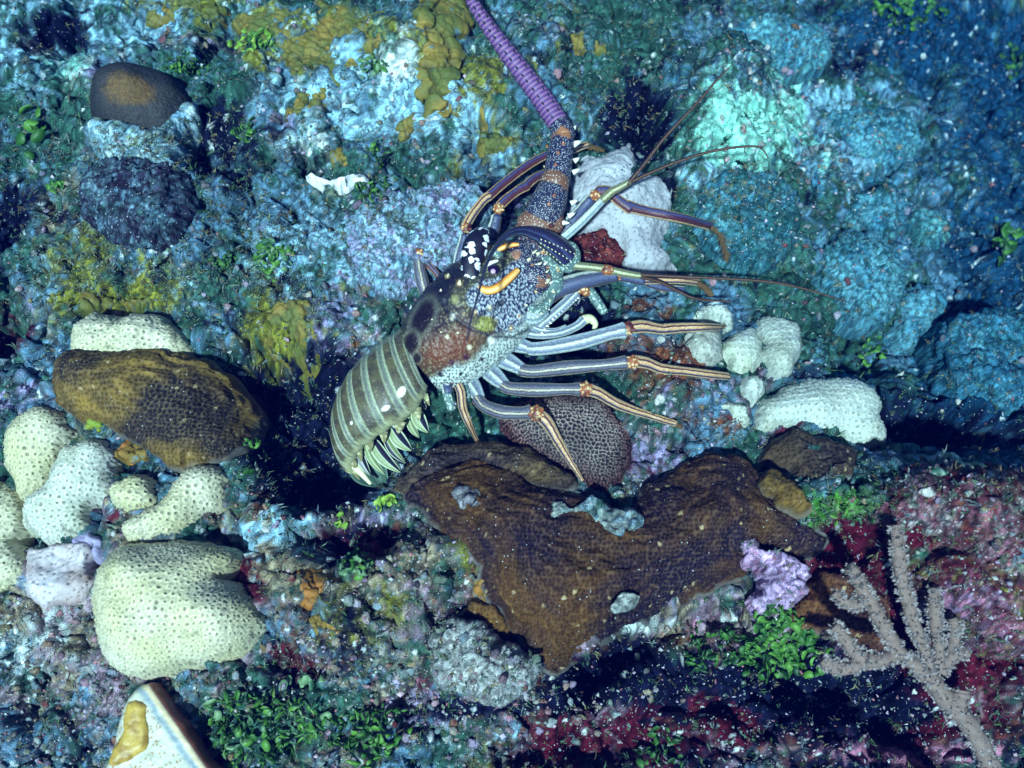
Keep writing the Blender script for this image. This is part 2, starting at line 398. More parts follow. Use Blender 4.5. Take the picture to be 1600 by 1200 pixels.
# the water: one closed box round camera and reef
def box_mesh(name, a, b):
    v = [(x, y, z) for x in (a[0], b[0]) for y in (a[1], b[1]) for z in (a[2], b[2])]
    f = [(0, 1, 3, 2), (4, 6, 7, 5), (0, 4, 5, 1), (2, 3, 7, 6), (0, 2, 6, 4), (1, 5, 7, 3)]
    return mesh_np(name, v, np.array(f), smooth=False)
WM, wnt, wb = new_mat("sea_water_haze")
wnt.nodes.remove(wb)
pv = N(wnt, "ShaderNodeVolumePrincipled")
pv.inputs["Color"].default_value = (0.000, 0.004, 0.060, 1)
pv.inputs["Absorption Color"].default_value = (0.07, 0.54, 0.90, 1)
pv.inputs["Density"].default_value = 0.27
wnt.links.new(pv.outputs[0], wnt.nodes["Material Output"].inputs["Volume"])
hz = link("haze", box_mesh("haze", (-11, -11, -2.2), (11, 11, 1.74)), WM, kind="stuff")
# ------------------------------------------------------------------ corals, sponges, crusts and boulders grown on the seabed
def spline(pts, n=8, closed=True):
    pts = np.asarray(pts, float); m = len(pts); out = []
    rngs = range(m) if closed else range(m - 1)
    for i in rngs:
        if closed: p0, p1, p2, p3 = pts[(i - 1) % m], pts[i], pts[(i + 1) % m], pts[(i + 2) % m]
        else: p0, p1, p2, p3 = pts[max(i - 1, 0)], pts[i], pts[i + 1], pts[min(i + 2, m - 1)]
        for t in np.arange(n) / n:
            out.append(0.5 * ((2 * p1) + (-p0 + p2) * t + (2 * p0 - 5 * p1 + 4 * p2 - p3) * t * t + (-p0 + 3 * p1 - 3 * p2 + p3) * t ** 3))
    if not closed: out.append(pts[-1])
    return np.array(out)

def poly_sdf(x, y, poly):
    """signed distance to a closed outline, positive inside"""
    best = np.full(x.shape, 1e9); inside = np.zeros(x.shape, bool)
    a = poly; b = np.roll(poly, -1, 0)
    for (ax_, ay_), (bx_, by_) in zip(a, b):
        ex, ey = bx_ - ax_, by_ - ay_
        l2 = ex * ex + ey * ey + 1e-12
        t = np.clip(((x - ax_) * ex + (y - ay_) * ey) / l2, 0, 1)
        best = np.minimum(best, (x - ax_ - t * ex) ** 2 + (y - ay_ - t * ey) ** 2)
        cr = ((ay_ > y) != (by_ > y)) & (x < ex * (y - ay_) / (ey if abs(ey) > 1e-9 else 1e-9) + ax_)
        inside ^= cr
    d = np.sqrt(best)
    return np.where(inside, d, -d)

def lerp(a, b, t):
    a = np.asarray(a, float); b = np.asarray(b, float)
    return a + (b - a) * t[..., None]

def soften(a, res, rad):
    k = max(1, int(rad / res)); ker = np.ones(2 * k + 1) / (2 * k + 1)
    for _ in range(2):
        for axn in (0, 1):
            p = np.pad(a, [(k, k) if i == axn else (0, 0) for i in (0, 1)], mode='edge')
            cs = np.cumsum(p, axis=axn); cs = np.concatenate([np.zeros_like(np.take(cs, [0], axis=axn)), cs], axn)
            n = a.shape[axn]
            a = (np.take(cs, range(2 * k + 1, 2 * k + 1 + n), axis=axn) - np.take(cs, range(0, n), axis=axn)) / (2 * k + 1)
    return a
PLACED = []          # outlines already covered, so that turf keeps off them
def colony(name, label, cat, pts, top, w, style, res=0.0017, mat=None, lift=None, group=None, parent=None, wob=0.006,
           seed=None, flat=0.0, rough=0.010, keep_off=True, cover=0.0, kind=None, **kw):
    seed = seed if seed is not None else (abs(hash((len(pts), pts[0][0], pts[0][1]))) % 60)
    pp = spline(pts, 6)
    g = ground_at(pp[:, 0], pp[:, 1], (lift if lift is not None else top * 0.25) + cover)
    if flat > .5:
        g = P(pp[:, 0], pp[:, 1], np.percentile(g[:, 2], 60))
    poly = g[:, :2]
    ang = np.linspace(0, 2 * np.pi, len(poly), endpoint=False)
    poly = poly + kw.get('wob2', 0) * np.stack([fbm(poly[:, 0], poly[:, 1], 0.09, 3, .6, seed + 20), fbm(poly[:, 0], poly[:, 1], 0.09, 3, .6, seed + 23)], -1)
    poly = poly + wob * np.stack([fbm(poly[:, 0], poly[:, 1], 0.03, 2, .6, seed), fbm(poly[:, 0], poly[:, 1], 0.03, 2, .6, seed + 3)], -1)
    if keep_off: PLACED.append((poly, style))
    grow = kw.get('grow', .0035 if w > 15 else .001)
    lo = poly.min(0) - 3 * res - grow; hi = poly.max(0) + 3 * res + grow
    x, y = np.meshgrid(np.arange(lo[0], hi[0], res), np.arange(lo[1], hi[1], res), indexing='ij')
    d = poly_sdf(x, y, poly) + grow
    wm = w * DIST / FPX
    gx, gy = np.gradient(d, res)
    # bring the outermost ring of vertices onto the outline
    out = d < 0
    mv = out & (d > -2.2 * res)
    x = np.where(mv, x - gx * d, x); y = np.where(mv, y - gy * d, y)
    t = np.clip(d / wm, 0, 1)
    dome = np.sqrt(np.clip(1 - (1 - t) ** 2, 0, 1))
    dome = soften(dome, res, min(.012, .22 * wm)) * np.sqrt(sstep(-.0005, .011, d))
    base = Hs(x, y)
    base = base + (soften(base, res, min(.045, .25 * min(hi[0] - lo[0], hi[1] - lo[1]))) + .006 - base) * sstep(0, .012, d)
    bm = np.percentile(base[~out], 72 if flat > .5 else 50)
    base = base * (1 - flat) + bm * flat + cover
    z = base + top * dome * (1 + 0.22 * fbm(x, y, 0.09, 2, .5, seed + 5)) + rough * fbm(x, y, 0.05, 3, .55, seed + 8) * t
    # relief is pushed out along the surface
    zx, zy = np.gradient(z, res)
    nl = np.sqrt(1 + zx ** 2 + zy ** 2)
    st = 1 + 0.55 * (1 - t) ** 2 * min(1.0, top / max(wm, 1e-6))
    cxm, cym = poly.mean(0)
    kw['_z'] = z
    rel, col = STYLES[style](cxm + (x - cxm) * st, cym + (y - cym) * st, d, t, seed, kw)
    rel = rel * np.clip(d / 0.004, 0, 1)
    X = x - zx / nl * rel; Y = y - zy / nl * rel; Z = z + rel / nl
    Z = np.where(out, np.minimum(Z, base - 0.012 - 0.02 * (cover == 0)), Z)
    ok = ~out
    cell = ok[:-1, :-1] | ok[1:, :-1] | ok[1:, 1:] | ok[:-1, 1:]
    idx = np.arange(x.size).reshape(x.shape)
    q = np.stack([idx[:-1, :-1][cell], idx[1:, :-1][cell], idx[1:, 1:][cell], idx[:-1, 1:][cell]], -1)
    used = np.unique(q); remap = np.zeros(x.size, np.int64); remap[used] = np.arange(len(used))
    V = np.stack([X, Y, Z], -1).reshape(-1, 3)[used]
    org = np.array([cxm, cym, V[:, 2].min()])
    me = mesh_np(name, V - (org if parent is None else 0), remap[q], col.reshape(-1, 3)[used])
    o = link(name, me, mat or M_coral, parent=parent, label=label, cat=cat, group=group, kind=kind)
    if parent is None: o.location = org
    else: o.location = -np.array(parent.location)
    return o

def st_cups(x, y, d, t, seed, kw):
    s = kw.get('size', 0.0125)
    x = x + 0.15 * s * gn(x / s / 2, y / s / 2, seed); 
    f1, f2, cid = cells(x, y, s, seed, 0.32)
    f1 = f1 * (0.84 + 0.42 * cid)
    pr = kw.get('pit', 0.19)
    rim = np.exp(-((f1 - pr - 0.12) / 0.10) ** 2)
    pit = sstep(pr + 0.03, pr - 0.10, f1)
    col_ = sstep(0.10, 0.03, f1)
    dep = kw.get('depth', 0.8)
    rel = s * dep * (0.22 * rim - 0.30 * pit + 0.16 * col_) + 0.0012 * fbm(x, y, 0.006, 2, .6, seed + 2)
    c = lerp(kw.get('c1', (0.60, 0.60, 0.40)), kw.get('c2', (0.72, 0.74, 0.66)), np.clip(0.5 + 0.6 * fbm(x, y, 0.10, 2, .5, seed + 4), 0, 1))
    pc = np.array(kw.get('pc', (0.13, 0.12, 0.08)))
    val = kw.get('valley', 0.30)
    c = c * (1 - val * sstep(0.40, 0.62, f1))[..., None]
    halo = kw.get('halo', 0.68) * sstep(pr + 0.13, pr - 0.02, f1)
    c = c * (1 - halo[..., None]) + pc * halo[..., None]
    c = lerp(c, pc * 0.6, pit) if False else c * (1 - 0.75 * pit[..., None]) + pc * 0.6 * 0.75 * pit[..., None]
    if 'mid' in kw:
        e = np.hypot((x - x.mean() + kw.get('mx', 0)) / kw.get('ma', .05), (y - y.mean() + kw.get('my', 0)) / kw.get('mb', .03))
        c = lerp(c, c * 0 + np.array(kw['mid']) * (.6 + .5 * rim[..., None]), sstep(1.25, .45, e + .35 * fbm(x, y, .03, 3, .7, seed + 40)))
    c = c + 0.24 * col_[..., None] * kw.get('dot', 1)
    c = c * (0.9 + 0.25 * fbm(x, y, 0.003, 2, .7, seed + 6))[..., None]
    silt = sstep(.35, .9, fbm(x, y, .035, 3, .7, seed + 33)); c = c * (1 - .45 * silt)[..., None]
    return rel, c

def st_plate(x, y, d, t, seed, kw):
    wv = 0.02 * fbm(x, y, 0.12, 3, .55, seed)
    ph = (d + wv) / kw.get('wave', 0.020)
    saw = ph - np.floor(ph)
    ridge = (np.minimum(saw / .8, (1 - saw) / .2) ** 1.3) * (0.35 + 0.65 * np.clip(0.5 + fbm(x, y, 0.07, 2, .6, seed + 1), 0, 1))
    f1, f2, cid = cells(x, y, kw.get('size', 0.0066), seed, 0.6)
    cup = sstep(0.34, 0.12, f1)
    big = fbm(x, y, 0.06, 3, .6, seed + 9)
    rel = 0.0042 * ridge - 0.0018 * cup + 0.005 * big + 0.0014 * fbm(x, y, 0.014, 2, .6, seed + 2)
    m = np.clip(0.36 + 1.15 * fbm(x, y, 0.16, 3, .5, seed + 12) + 0.35 * (saw - 0.5), 0, 1)
    c = lerp(kw.get('c1', (0.014, 0.010, 0.022)), kw.get('c2', (0.095, 0.045, 0.014)), m)
    c = c * (1 + 0.30 * fbm(x, y, 0.02, 2, .6, seed + 13))[..., None]
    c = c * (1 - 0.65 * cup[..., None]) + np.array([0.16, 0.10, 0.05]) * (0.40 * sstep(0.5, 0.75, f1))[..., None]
    c = c * (.78 + .38 * ridge)[..., None]  # valleys between the ridges are shaded in the colour
    net = sstep(.16, .03, f2 - f1) * (.25 + .35 * np.clip(.5 + fbm(x, y, .1, 2, .5, seed + 31), 0, 1))
    c = lerp(c, c * 0 + np.array(kw.get('net', (.10, .062, .042))), net)
    rimc = sstep(0.007, 0.002, d) * kw.get('rim', 0.5)
    c = c * (1 - rimc[..., None]) + np.array([0.22, 0.22, 0.20]) * rimc[..., None]
    f1, f2, cid = cells(x, y, 0.013, seed + 2, 1.0)
    sp_ = (cid > 0.95) & (f1 < 0.22)
    c[sp_] = (0.34, 0.25, 0.13)
    return rel, c

def st_honey(x, y, d, t, seed, kw):
    s = kw.get('size', 0.0068)
    f1, f2, cid = cells(x + .002 * gn(x * 60, y * 60, 3), y + .002 * gn(x * 60, y * 60, 4), s, seed, 0.6)
    wall = sstep(0.22, 0.05, f2 - f1)
    rel = 0.0030 * wall
    c = lerp((0.012, 0.006, 0.014), (0.36, 0.29, 0.25), wall)
    m = sstep(-.3, .6, fbm(x, y, 0.12, 2, .5, seed + 3))
    c = c * (0.65 + 0.5 * m)[..., None]
    e = sstep(.035, .0, d); c = lerp(c, c * np.array([.55, .22, .25]), e)
    return rel, c

def st_pores(x, y, d, t, seed, kw):
    f1, f2, cid = cells(x, y, kw.get('size', 0.0105), seed, 0.85)
    pit = sstep(0.20, 0.09, f1) * (cid > 0.2)
    rel = -0.003 * pit + 0.004 * fbm(x, y, 0.03, 3, .5, seed) + 0.0008 * fbm(x, y, .004, 2, .6, seed + 4)
    c = lerp(kw.get('c1', (0.33, 0.33, 0.36)), kw.get('c2', (0.44, 0.45, 0.48)), np.clip(0.5 + 0.7 * fbm(x, y, 0.08, 3, .6, seed + 2), 0, 1))
    c = c * (1 - 0.72 * pit[..., None]) * (0.95 + 0.16 * fbm(x, y, 0.004, 2, .7, seed + 8))[..., None]
    return rel, c

def st_lobes(x, y, d, t, seed, kw):
    s = kw.get('size', 0.019)
    wx = 0.008 * fbm(x, y, 0.02, 2, .6, seed + 1)
    f1, f2, cid = cells(x + wx, y - wx, s, seed, 0.9)
    gap = sstep(0.16, 0.02, f2 - f1)
    rel = 0.22 * s * np.sqrt(np.clip(1 - f1, 0, 1)) - 0.16 * s * gap + 0.0018 * fbm(x, y, .009, 3, .7, seed + 3)
    c = lerp(kw.get('c1', (0.16, 0.17, 0.025)), kw.get('c2', (0.36, 0.20, 0.03)), np.clip(cid * 0.5 + 0.1 + 0.9 * fbm(x, y, 0.06, 3, .7, seed + 5), 0, 1))
    tf = sstep(.55, .9, fbm(x, y, .02, 3, .7, seed + 15) + .3 * sstep(.012, .002, d)); c = lerp(c, np.broadcast_to([.09, .17, .19], c.shape), tf * .8)
    c = c * (1 - 0.5 * gap[..., None]) * (1 + 0.25 * fbm(x, y, 0.004, 2, .8, seed + 6))[..., None]  # gaps between the lobes are shaded in the colour
    return rel, c

def st_rock(x, y, d, t, seed, kw):
    x = x + .2 * kw['_z']; y = y + .2 * kw['_z']
    f1, f2, cid = cells(x + .003 * gn(x * 90, y * 90, 4), y, 0.016, seed, 0.9)
    g1, g2, gid = cells(x, y, 0.007, seed + 3, 0.9)
    rel = 0.010 * fbm(x, y, 0.04, 3, .6, seed) + 0.0055 * (0.7 - f1) * (0.3 + cid) + 0.0045 * (0.6 - g1) * gid + 0.0015 * fbm(x, y, .005, 2, .7, seed + 8)
    pal = [np.array(PIG[k]) if isinstance(k, str) else np.array(k) for k in kw.get('pal', ('grey', 'pale', 'turf'))]
    sc = [np.exp(6 * (kw.get('bias', [0] * 9)[i] + 0.4 * fbm(x, y, 0.06, 3, .6, seed + 11 * i + 2) + 0.45 * fbm(x, y, 0.013, 3, .75, seed + 11 * i + 5))) for i in range(len(pal))]
    tot = sum(sc); c = sum(s_[..., None] * p_ for s_, p_ in zip(sc, pal)) / tot[..., None]
    h1, h2, hid = cells(x, y, 0.0052, seed + 6, 1)
    c = c * (0.38 + 1.15 * hid ** 1.5)[..., None] * (1 + .3 * fbm(x, y, .003, 2, .8, seed + 9))[..., None]
    return rel, np.clip(c, 0.002, 0.85)

STYLES = dict(cups=st_cups, plate=st_plate, honey=st_honey, pores=st_pores, lobes=st_lobes, rock=st_rock)
M_coral = grain_mat("living_coral", grain=1100, lo=0.72, hi=1.32, bump=0.0008, bump_scale=900, rough=0.65, spec=0.4)
M_rock = grain_mat("turf_covered_rock", grain=800, lo=0.45, hi=1.7, fleck=0.06, fleck_size=420, fleck_col=(.5,.56,.58), bump=0.003, bump_scale=420)
M_brown = grain_mat("brown_plate_coral", grain=900, lo=0.6, hi=1.45, fleck=0.012, fleck_size=420, fleck_col=(.55, .6, .62), bump=0.0012, bump_scale=800, rough=0.7)

CREAM = dict(c1=(0.60, 0.56, 0.29), c2=(0.74, 0.70, 0.52))
WHITE = dict(c1=(0.46, 0.50, 0.40), c2=(0.52, 0.58, 0.55), pc=(0.10, 0.10, 0.05), pit=0.15, size=0.0120, halo=.5, valley=.12, depth=.8)
G1 = "cream cup corals clustered at the left"
G2 = "pale small-cupped corals at the right"
colony("cup_coral", "largest cream cup coral, a smooth ball with a notch in its right side", "coral",
  [(154,896),(176,866),(210,850),(262,844),(319,846),(352,851),(367,866),(364,888),(352,900),(350,906),(358,908),(372,912),(390,930),(406,960),(397,994),(375,1016),(337,1033),(285,1042),(240,1057),(202,1053),(172,1038),(157,1012),(149,975),(147,930)],
  0.088, 95, 'cups', lift=0.03, size=0.0108, group=G1, rough=.004, flat=.6, **CREAM)
colony("cup_coral", "cream cup coral dome left of the brown plate coral", "coral",
  [(8,682),(26,652),(56,637),(86,640),(112,667),(116,694),(92,712),(80,740),(76,765),(50,780),(25,772),(12,730)], 0.055, 50, 'cups', size=.0108, group=G1, rough=.004, **CREAM)
colony("cup_coral", "bleached white cup coral with dark cups above the lilac sponge", "coral",
  [(116,696),(142,684),(165,694),(184,712),(187,731),(174,750),(169,776),(150,802),(139,825),(109,840),(75,844),(49,832),(42,800),(50,778),(76,765),(86,730)], 0.055, 46, 'cups', size=.0106, group=G1, rough=.004, c1=(.56,.58,.42), c2=(.76,.78,.72))
colony("cup_coral", "cream cup coral cut off by the left edge of the picture", "coral",
  [(-40,740),(0,752),(30,780),(42,810),(42,850),(36,900),(15,912),(-30,905)], 0.045, 40, 'cups', size=.0106, group=G1, **CREAM)
colony("cup_coral", "small round cream cup coral between the white one and the crescent", "coral",
  [(175,765),(195,750),(220,745),(240,754),(248,775),(240,793),(215,800),(190,797),(178,785)], 0.04, 32, 'cups', size=.013, group=G1, rough=.003, **CREAM)
colony("cup_coral", "crescent shaped cream cup coral above the largest ball", "coral",
  [(290,738),(320,727),(345,730),(362,743),(369,757),(360,774),(345,790),(330,807),(310,827),(280,840),(245,845),(212,842),(195,830),(200,812),(225,802),(250,790),(268,775),(275,752)], 0.05, 40, 'cups', size=.0108, group=G1, rough=.003, **CREAM)
colony("cup_coral", "lumpy cream cup coral behind the brown plate coral at left", "coral",
  [(108,545),(115,520),(140,500),(170,493),(195,502),(215,494),(240,490),(258,500),(280,515),(298,530),(302,556),(270,575),(230,575),(190,575),(150,570),(112,565)], 0.05, 42, 'cups', size=.0106, group=G1, **CREAM)
colony("cup_coral", "largest pale cup coral at the right, smooth with tiny dark cups", "coral",
  [(1217,614),(1240,601),(1270,590),(1307,588),(1337,591),(1364,601),(1379,621),(1379,647),(1386,674),(1375,693),(1349,699),(1322,690),(1311,683),(1296,690),(1270,690),(1247,677),(1225,666),(1199,668),(1187,659),(1188,636),(1197,622)],
  0.055, 60, 'cups', group=G2, rough=.003, flat=.85, **WHITE)
colony("cup_coral", "round pale cup coral right of its smaller twin", "coral",
  [(1180,520),(1180,506),(1195,496),(1215,495),(1235,505),(1247,530),(1245,560),(1232,580),(1215,587),(1195,575),(1188,555)], 0.045, 36, 'cups', group=G2, rough=.003, **{**WHITE, 'size': .0115})
colony("cup_coral", "pale cup coral squeezed between the leg tip and its larger twin", "coral",
  [(1133,540),(1145,522),(1162,516),(1180,522),(1190,545),(1186,570),(1170,582),(1150,580),(1135,565)], 0.04, 32, 'cups', group=G2, rough=.003, **{**WHITE, 'size': .0122, 'c1': (.5,.54,.38)})
colony("cup_coral", "pale cup coral behind the tip of the uppermost outstretched leg", "coral",
  [(1086,497),(1098,480),(1118,475),(1138,486),(1145,504),(1136,514),(1110,514),(1090,508)], 0.03, 28, 'cups', group=G2, **{**WHITE, 'size': .010})
colony("cup_coral", "pale cup coral just below the tip of the uppermost outstretched leg", "coral",
  [(1076,522),(1095,518),(1122,520),(1128,545),(1120,560),(1105,565),(1090,555),(1080,540)], 0.03, 26, 'cups', group=G2, **{**WHITE, 'size': .0115, 'c1': (.40,.42,.36), 'c2': (.5,.52,.46)})
colony("cup_coral", "little pale cup coral left of the largest right hand one", "coral",
  [(1160,602),(1165,590),(1180,588),(1193,600),(1192,618),(1183,630),(1168,626)], 0.022, 20, 'cups', group=G2, **{**WHITE, 'size': .0105})
colony("cup_coral", "small curved pale cup coral with a dark red hollow beside it", "coral",
  [(1117,638),(1130,630),(1150,630),(1165,645),(1171,662),(1162,670),(1145,662),(1132,648)], 0.02, 16, 'cups', group=G2, **{**WHITE, 'size': .0105})

colony("pored_sponge", "smooth grey sponge with tiny dark pores behind the lobster's head", "sponge",
  [(896,255),(908,240),(942,240),(977,250),(1011,274),(1035,298),(1047,322),(1045,363),(1030,380),(1045,404),(1060,421),(1030,428),(977,424),(970,392),(949,365),(908,373),(884,343),(891,295)], 0.055, 60, 'pores', rough=.008)
colony("encrusting_sponge", "dark red knobbly sponge patch on the grey sponge", "sponge",
  [(893,388),(905,370),(930,364),(955,372),(970,392),(965,412),(940,424),(905,420)], 0.03, 24, 'rock', mat=M_rock, pal=((.10,.012,.014),(.045,.006,.012),(.20,.05,.04)), cover=.01)
colony("honeycomb_coral", "dark coral with a pale honeycomb mesh under the rear legs", "coral",
  [(790,640),(830,622),(880,618),(930,625),(965,645),(985,680),(985,715),(975,745),(955,764),(925,758),(880,735),(840,715),(805,700),(785,670)], 0.05, 70, 'honey', res=.0012, rough=.004)
colony("honeycomb_coral", "small pale meshed coral left of the larger honeycomb coral", "coral",
  [(805,700),(815,688),(835,684),(855,692),(865,705),(845,712),(820,710)], 0.02, 16, 'honey', res=.0012)
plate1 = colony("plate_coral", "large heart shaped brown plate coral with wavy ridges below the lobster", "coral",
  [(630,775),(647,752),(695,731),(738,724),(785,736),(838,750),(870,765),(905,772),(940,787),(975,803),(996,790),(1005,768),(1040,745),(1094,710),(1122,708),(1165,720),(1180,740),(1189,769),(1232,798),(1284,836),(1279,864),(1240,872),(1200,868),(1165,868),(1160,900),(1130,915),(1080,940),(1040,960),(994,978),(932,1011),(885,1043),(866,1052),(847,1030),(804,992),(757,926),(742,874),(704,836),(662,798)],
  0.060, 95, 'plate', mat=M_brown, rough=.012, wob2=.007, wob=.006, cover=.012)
colony("plate_coral", "thin dark plate coral shelf behind the heart shaped one", "coral",
  [(615,765),(650,728),(690,702),(730,696),(790,698),(840,712),(890,740),(900,760),(870,768),(830,758),(780,745),(735,735),(695,742),(640,775)], 0.045, 20, 'plate', mat=M_brown, c1=(.03,.025,.03), c2=(.11,.075,.035), rim=.9)
colony("plate_coral", "dark frilled plate coral under the largest pale cup coral", "coral",
  [(1205,692),(1235,679),(1270,684),(1310,697),(1333,715),(1330,740),(1300,760),(1270,765),(1245,752),(1215,737),(1190,722)], 0.035, 24, 'plate', mat=M_brown, c1=(.03,.025,.03), c2=(.10,.07,.04), rim=.9)
colony("plate_coral", "small golden brown plate lobe beside the heart shaped coral", "coral",
  [(1186,748),(1200,742),(1235,757),(1258,775),(1267,795),(1255,808),(1235,802),(1200,782)], 0.04, 20, 'plate', mat=M_brown, c1=(.07,.05,.02), c2=(.22,.13,.03), cover=.03)
colony("plate_coral", "brown plate coral surrounded by cream cup corals at the left", "coral",
  [(112,562),(150,549),(195,551),(240,547),(285,550),(330,562),(362,585),(385,615),(388,650),(372,688),(340,715),(300,726),(262,720),(225,698),(187,678),(157,665),(120,655),(90,636),(92,595)], 0.085, 100, 'plate', mat=M_brown, c1=(.026,.022,.022), c2=(.26,.16,.035), net=(.2,.14,.07), size=.0080, wob2=.002, flat=.55, rough=.006, wave=.026)
colony("knob_coral", "dim brown knob coral hanging over the dark hollow", "coral",
  [(372,635),(395,618),(415,635),(418,665),(405,690),(385,692),(370,670)], 0.05, 28, 'cups', size=.014, c1=(.06,.035,.035), c2=(.11,.06,.05), pc=(.02,.012,.014))
colony("plate_coral", "narrow brown plate coral peeping out above the grey lump", "coral",
  [(712,960),(735,938),(765,945),(792,968),(806,995),(790,1003),(765,988),(740,970)], 0.035, 18, 'plate', mat=M_brown, c2=(.2,.10,.02), rim=.7)
colony("plate_coral", "brown plate coral behind the branches of the sea rod", "coral",
  [(1262,902),(1300,893),(1350,915),(1385,955),(1400,1010),(1350,1015),(1300,995),(1270,985),(1228,967),(1250,935)], 0.035, 26, 'plate', mat=M_brown, c1=(.035,.014,.02), c2=(.15,.06,.02))
colony("dead_coral_scar", "grey dead coral scar in the notch of the heart shaped coral", "coral",
  [(850,795),(866,783),(884,786),(897,794),(918,782),(940,784),(965,795),(988,794),(1003,806),(1000,822),(982,834),(958,832),(930,820),(905,808),(890,804),(878,814),(858,812)], 0.010, 9, 'rock', mat=M_rock, cover=.062, pal=('grey', (.30,.33,.30), 'turf', (.3,.2,.15)), bias=[.2,.2,0,-.3])
colony("dead_coral_scar", "small pale lens shaped scar near the bottom of the heart shaped coral", "coral",
  [(957,946),(966,933),(982,927),(996,929),(990,943),(975,954),(962,954)], 0.006, 7, 'rock', mat=M_rock, cover=.077, pal=((.34,.37,.34),(.26,.30,.28)))
colony("dead_coral_scar", "round pale scar with a white bead at the upper left of the heart shaped coral", "coral",
  [(712,775),(720,763),(735,762),(748,770),(750,785),(738,797),(722,794)], 0.008, 9, 'rock', mat=M_rock, cover=.069, pal=((.25,.24,.26),'navy',(.6,.62,.65)), bias=[.1,0,-.2])
M_dark = M_rock
colony("star_coral", "dark domed star coral with an orange brown middle at upper left", "coral",
  [(145,160),(150,136),(170,117),(200,108),(240,110),(275,128),(294,158),(296,190),(280,215),(250,228),(205,226),(165,208),(149,185)], 0.085, 85, 'cups', size=.0088, c1=(.018,.022,.030), c2=(.040,.038,.035), pc=(.012,.012,.016), halo=.4, dot=.2, mid=(.16,.085,.022), my=.010, ma=.046, mb=.030, group="two dark domes at the upper left", rough=.003, flat=.7)
colony("turf_rock", "pale turf grown skirt below the orange brown star coral", "coral",
  [(150,185),(190,205),(240,206),(275,196),(293,165),(303,175),(306,205),(292,240),(255,260),(200,262),(160,245),(146,215)], 0.045, 30, 'rock', mat=M_rock, pal=('grey','pale','turf','olive','white'), bias=[.1,.15,0,0,-.1], cover=.03)
colony("star_coral", "blackish dome coral dusted with white specks at upper left", "coral",
  [(131,289),(157,264),(202,256),(262,263),(296,285),(298,330),(270,371),(225,382),(180,375),(139,341),(127,317)], 0.085, 80, 'rock', flat=.6, mat=M_rock, pal=((.018,.012,.03),(.03,.02,.045),'pale','grey','turf'), bias=[.60,.40,.22,.22,.2], group="two dark domes at the upper left")
colony("boulder", "lilac grey boulder behind the lobster's left legs", "rock",
  [(545,390),(550,350),(580,322),(625,307),(680,293),(740,292),(765,320),(740,350),(730,400),(700,425),(665,445),(620,462),(570,445)], 0.075, 50, 'rock', mat=M_rock, flat=.55, pal=('lilac','pale','grey','olive','turf'), bias=[.15,.20,.05,-.25,-.05])
colony("boulder", "rough grey coral lump at the lower tip of the heart shaped coral", "rock",
  [(680,988),(710,970),(747,970),(777,992),(800,1010),(830,1025),(843,1050),(822,1076),(785,1097),(755,1097),(725,1080),(687,1065),(674,1027)], 0.085, 55, 'rock', mat=M_rock, flat=.7, cover=.015, pal=((.30,.31,.30),(.22,.25,.25),'white',(.2,.1,.09)), bias=[.4,.3,-.15,-.15])
colony("tube_sponge", "lilac crumbly sponge lobe lying on the heart shaped coral", "sponge",
  [(1148,857),(1165,849),(1195,859),(1225,872),(1247,883),(1261,904),(1247,934),(1232,949),(1210,945),(1187,967),(1174,940),(1193,911),(1178,889),(1154,874)], 0.045, 22, 'rock', mat=M_rock, cover=.035, pal=((.46,.33,.50),(.36,.26,.46),(.42,.18,.28)), bias=[.2,.2,-.1])
colony("flat_sponge", "flat pinkish white sponge with brown blotches under the cream corals", "sponge",
  [(60,855),(90,848),(146,849),(150,905),(124,943),(78,958),(48,930),(42,880)], 0.03, 24, 'pores', c1=(.34,.24,.22), c2=(.60,.56,.60))
colony("flat_sponge", "small smooth lilac sponge wedge under the bleached white coral", "sponge",
  [(110,845),(128,832),(142,813),(152,822),(156,845),(163,872),(150,880),(140,862),(125,852)], 0.02, 10, 'pores', c1=(.28,.26,.42), c2=(.38,.34,.52), cover=.015, size=.03)
GB = "blue boulders in the deeper water at the right"
BP = ('blue', (.12, .31, .38), (.02, .09, .09), 'deep', (.15, .40, .38))  # water haze painted into the boulder colours
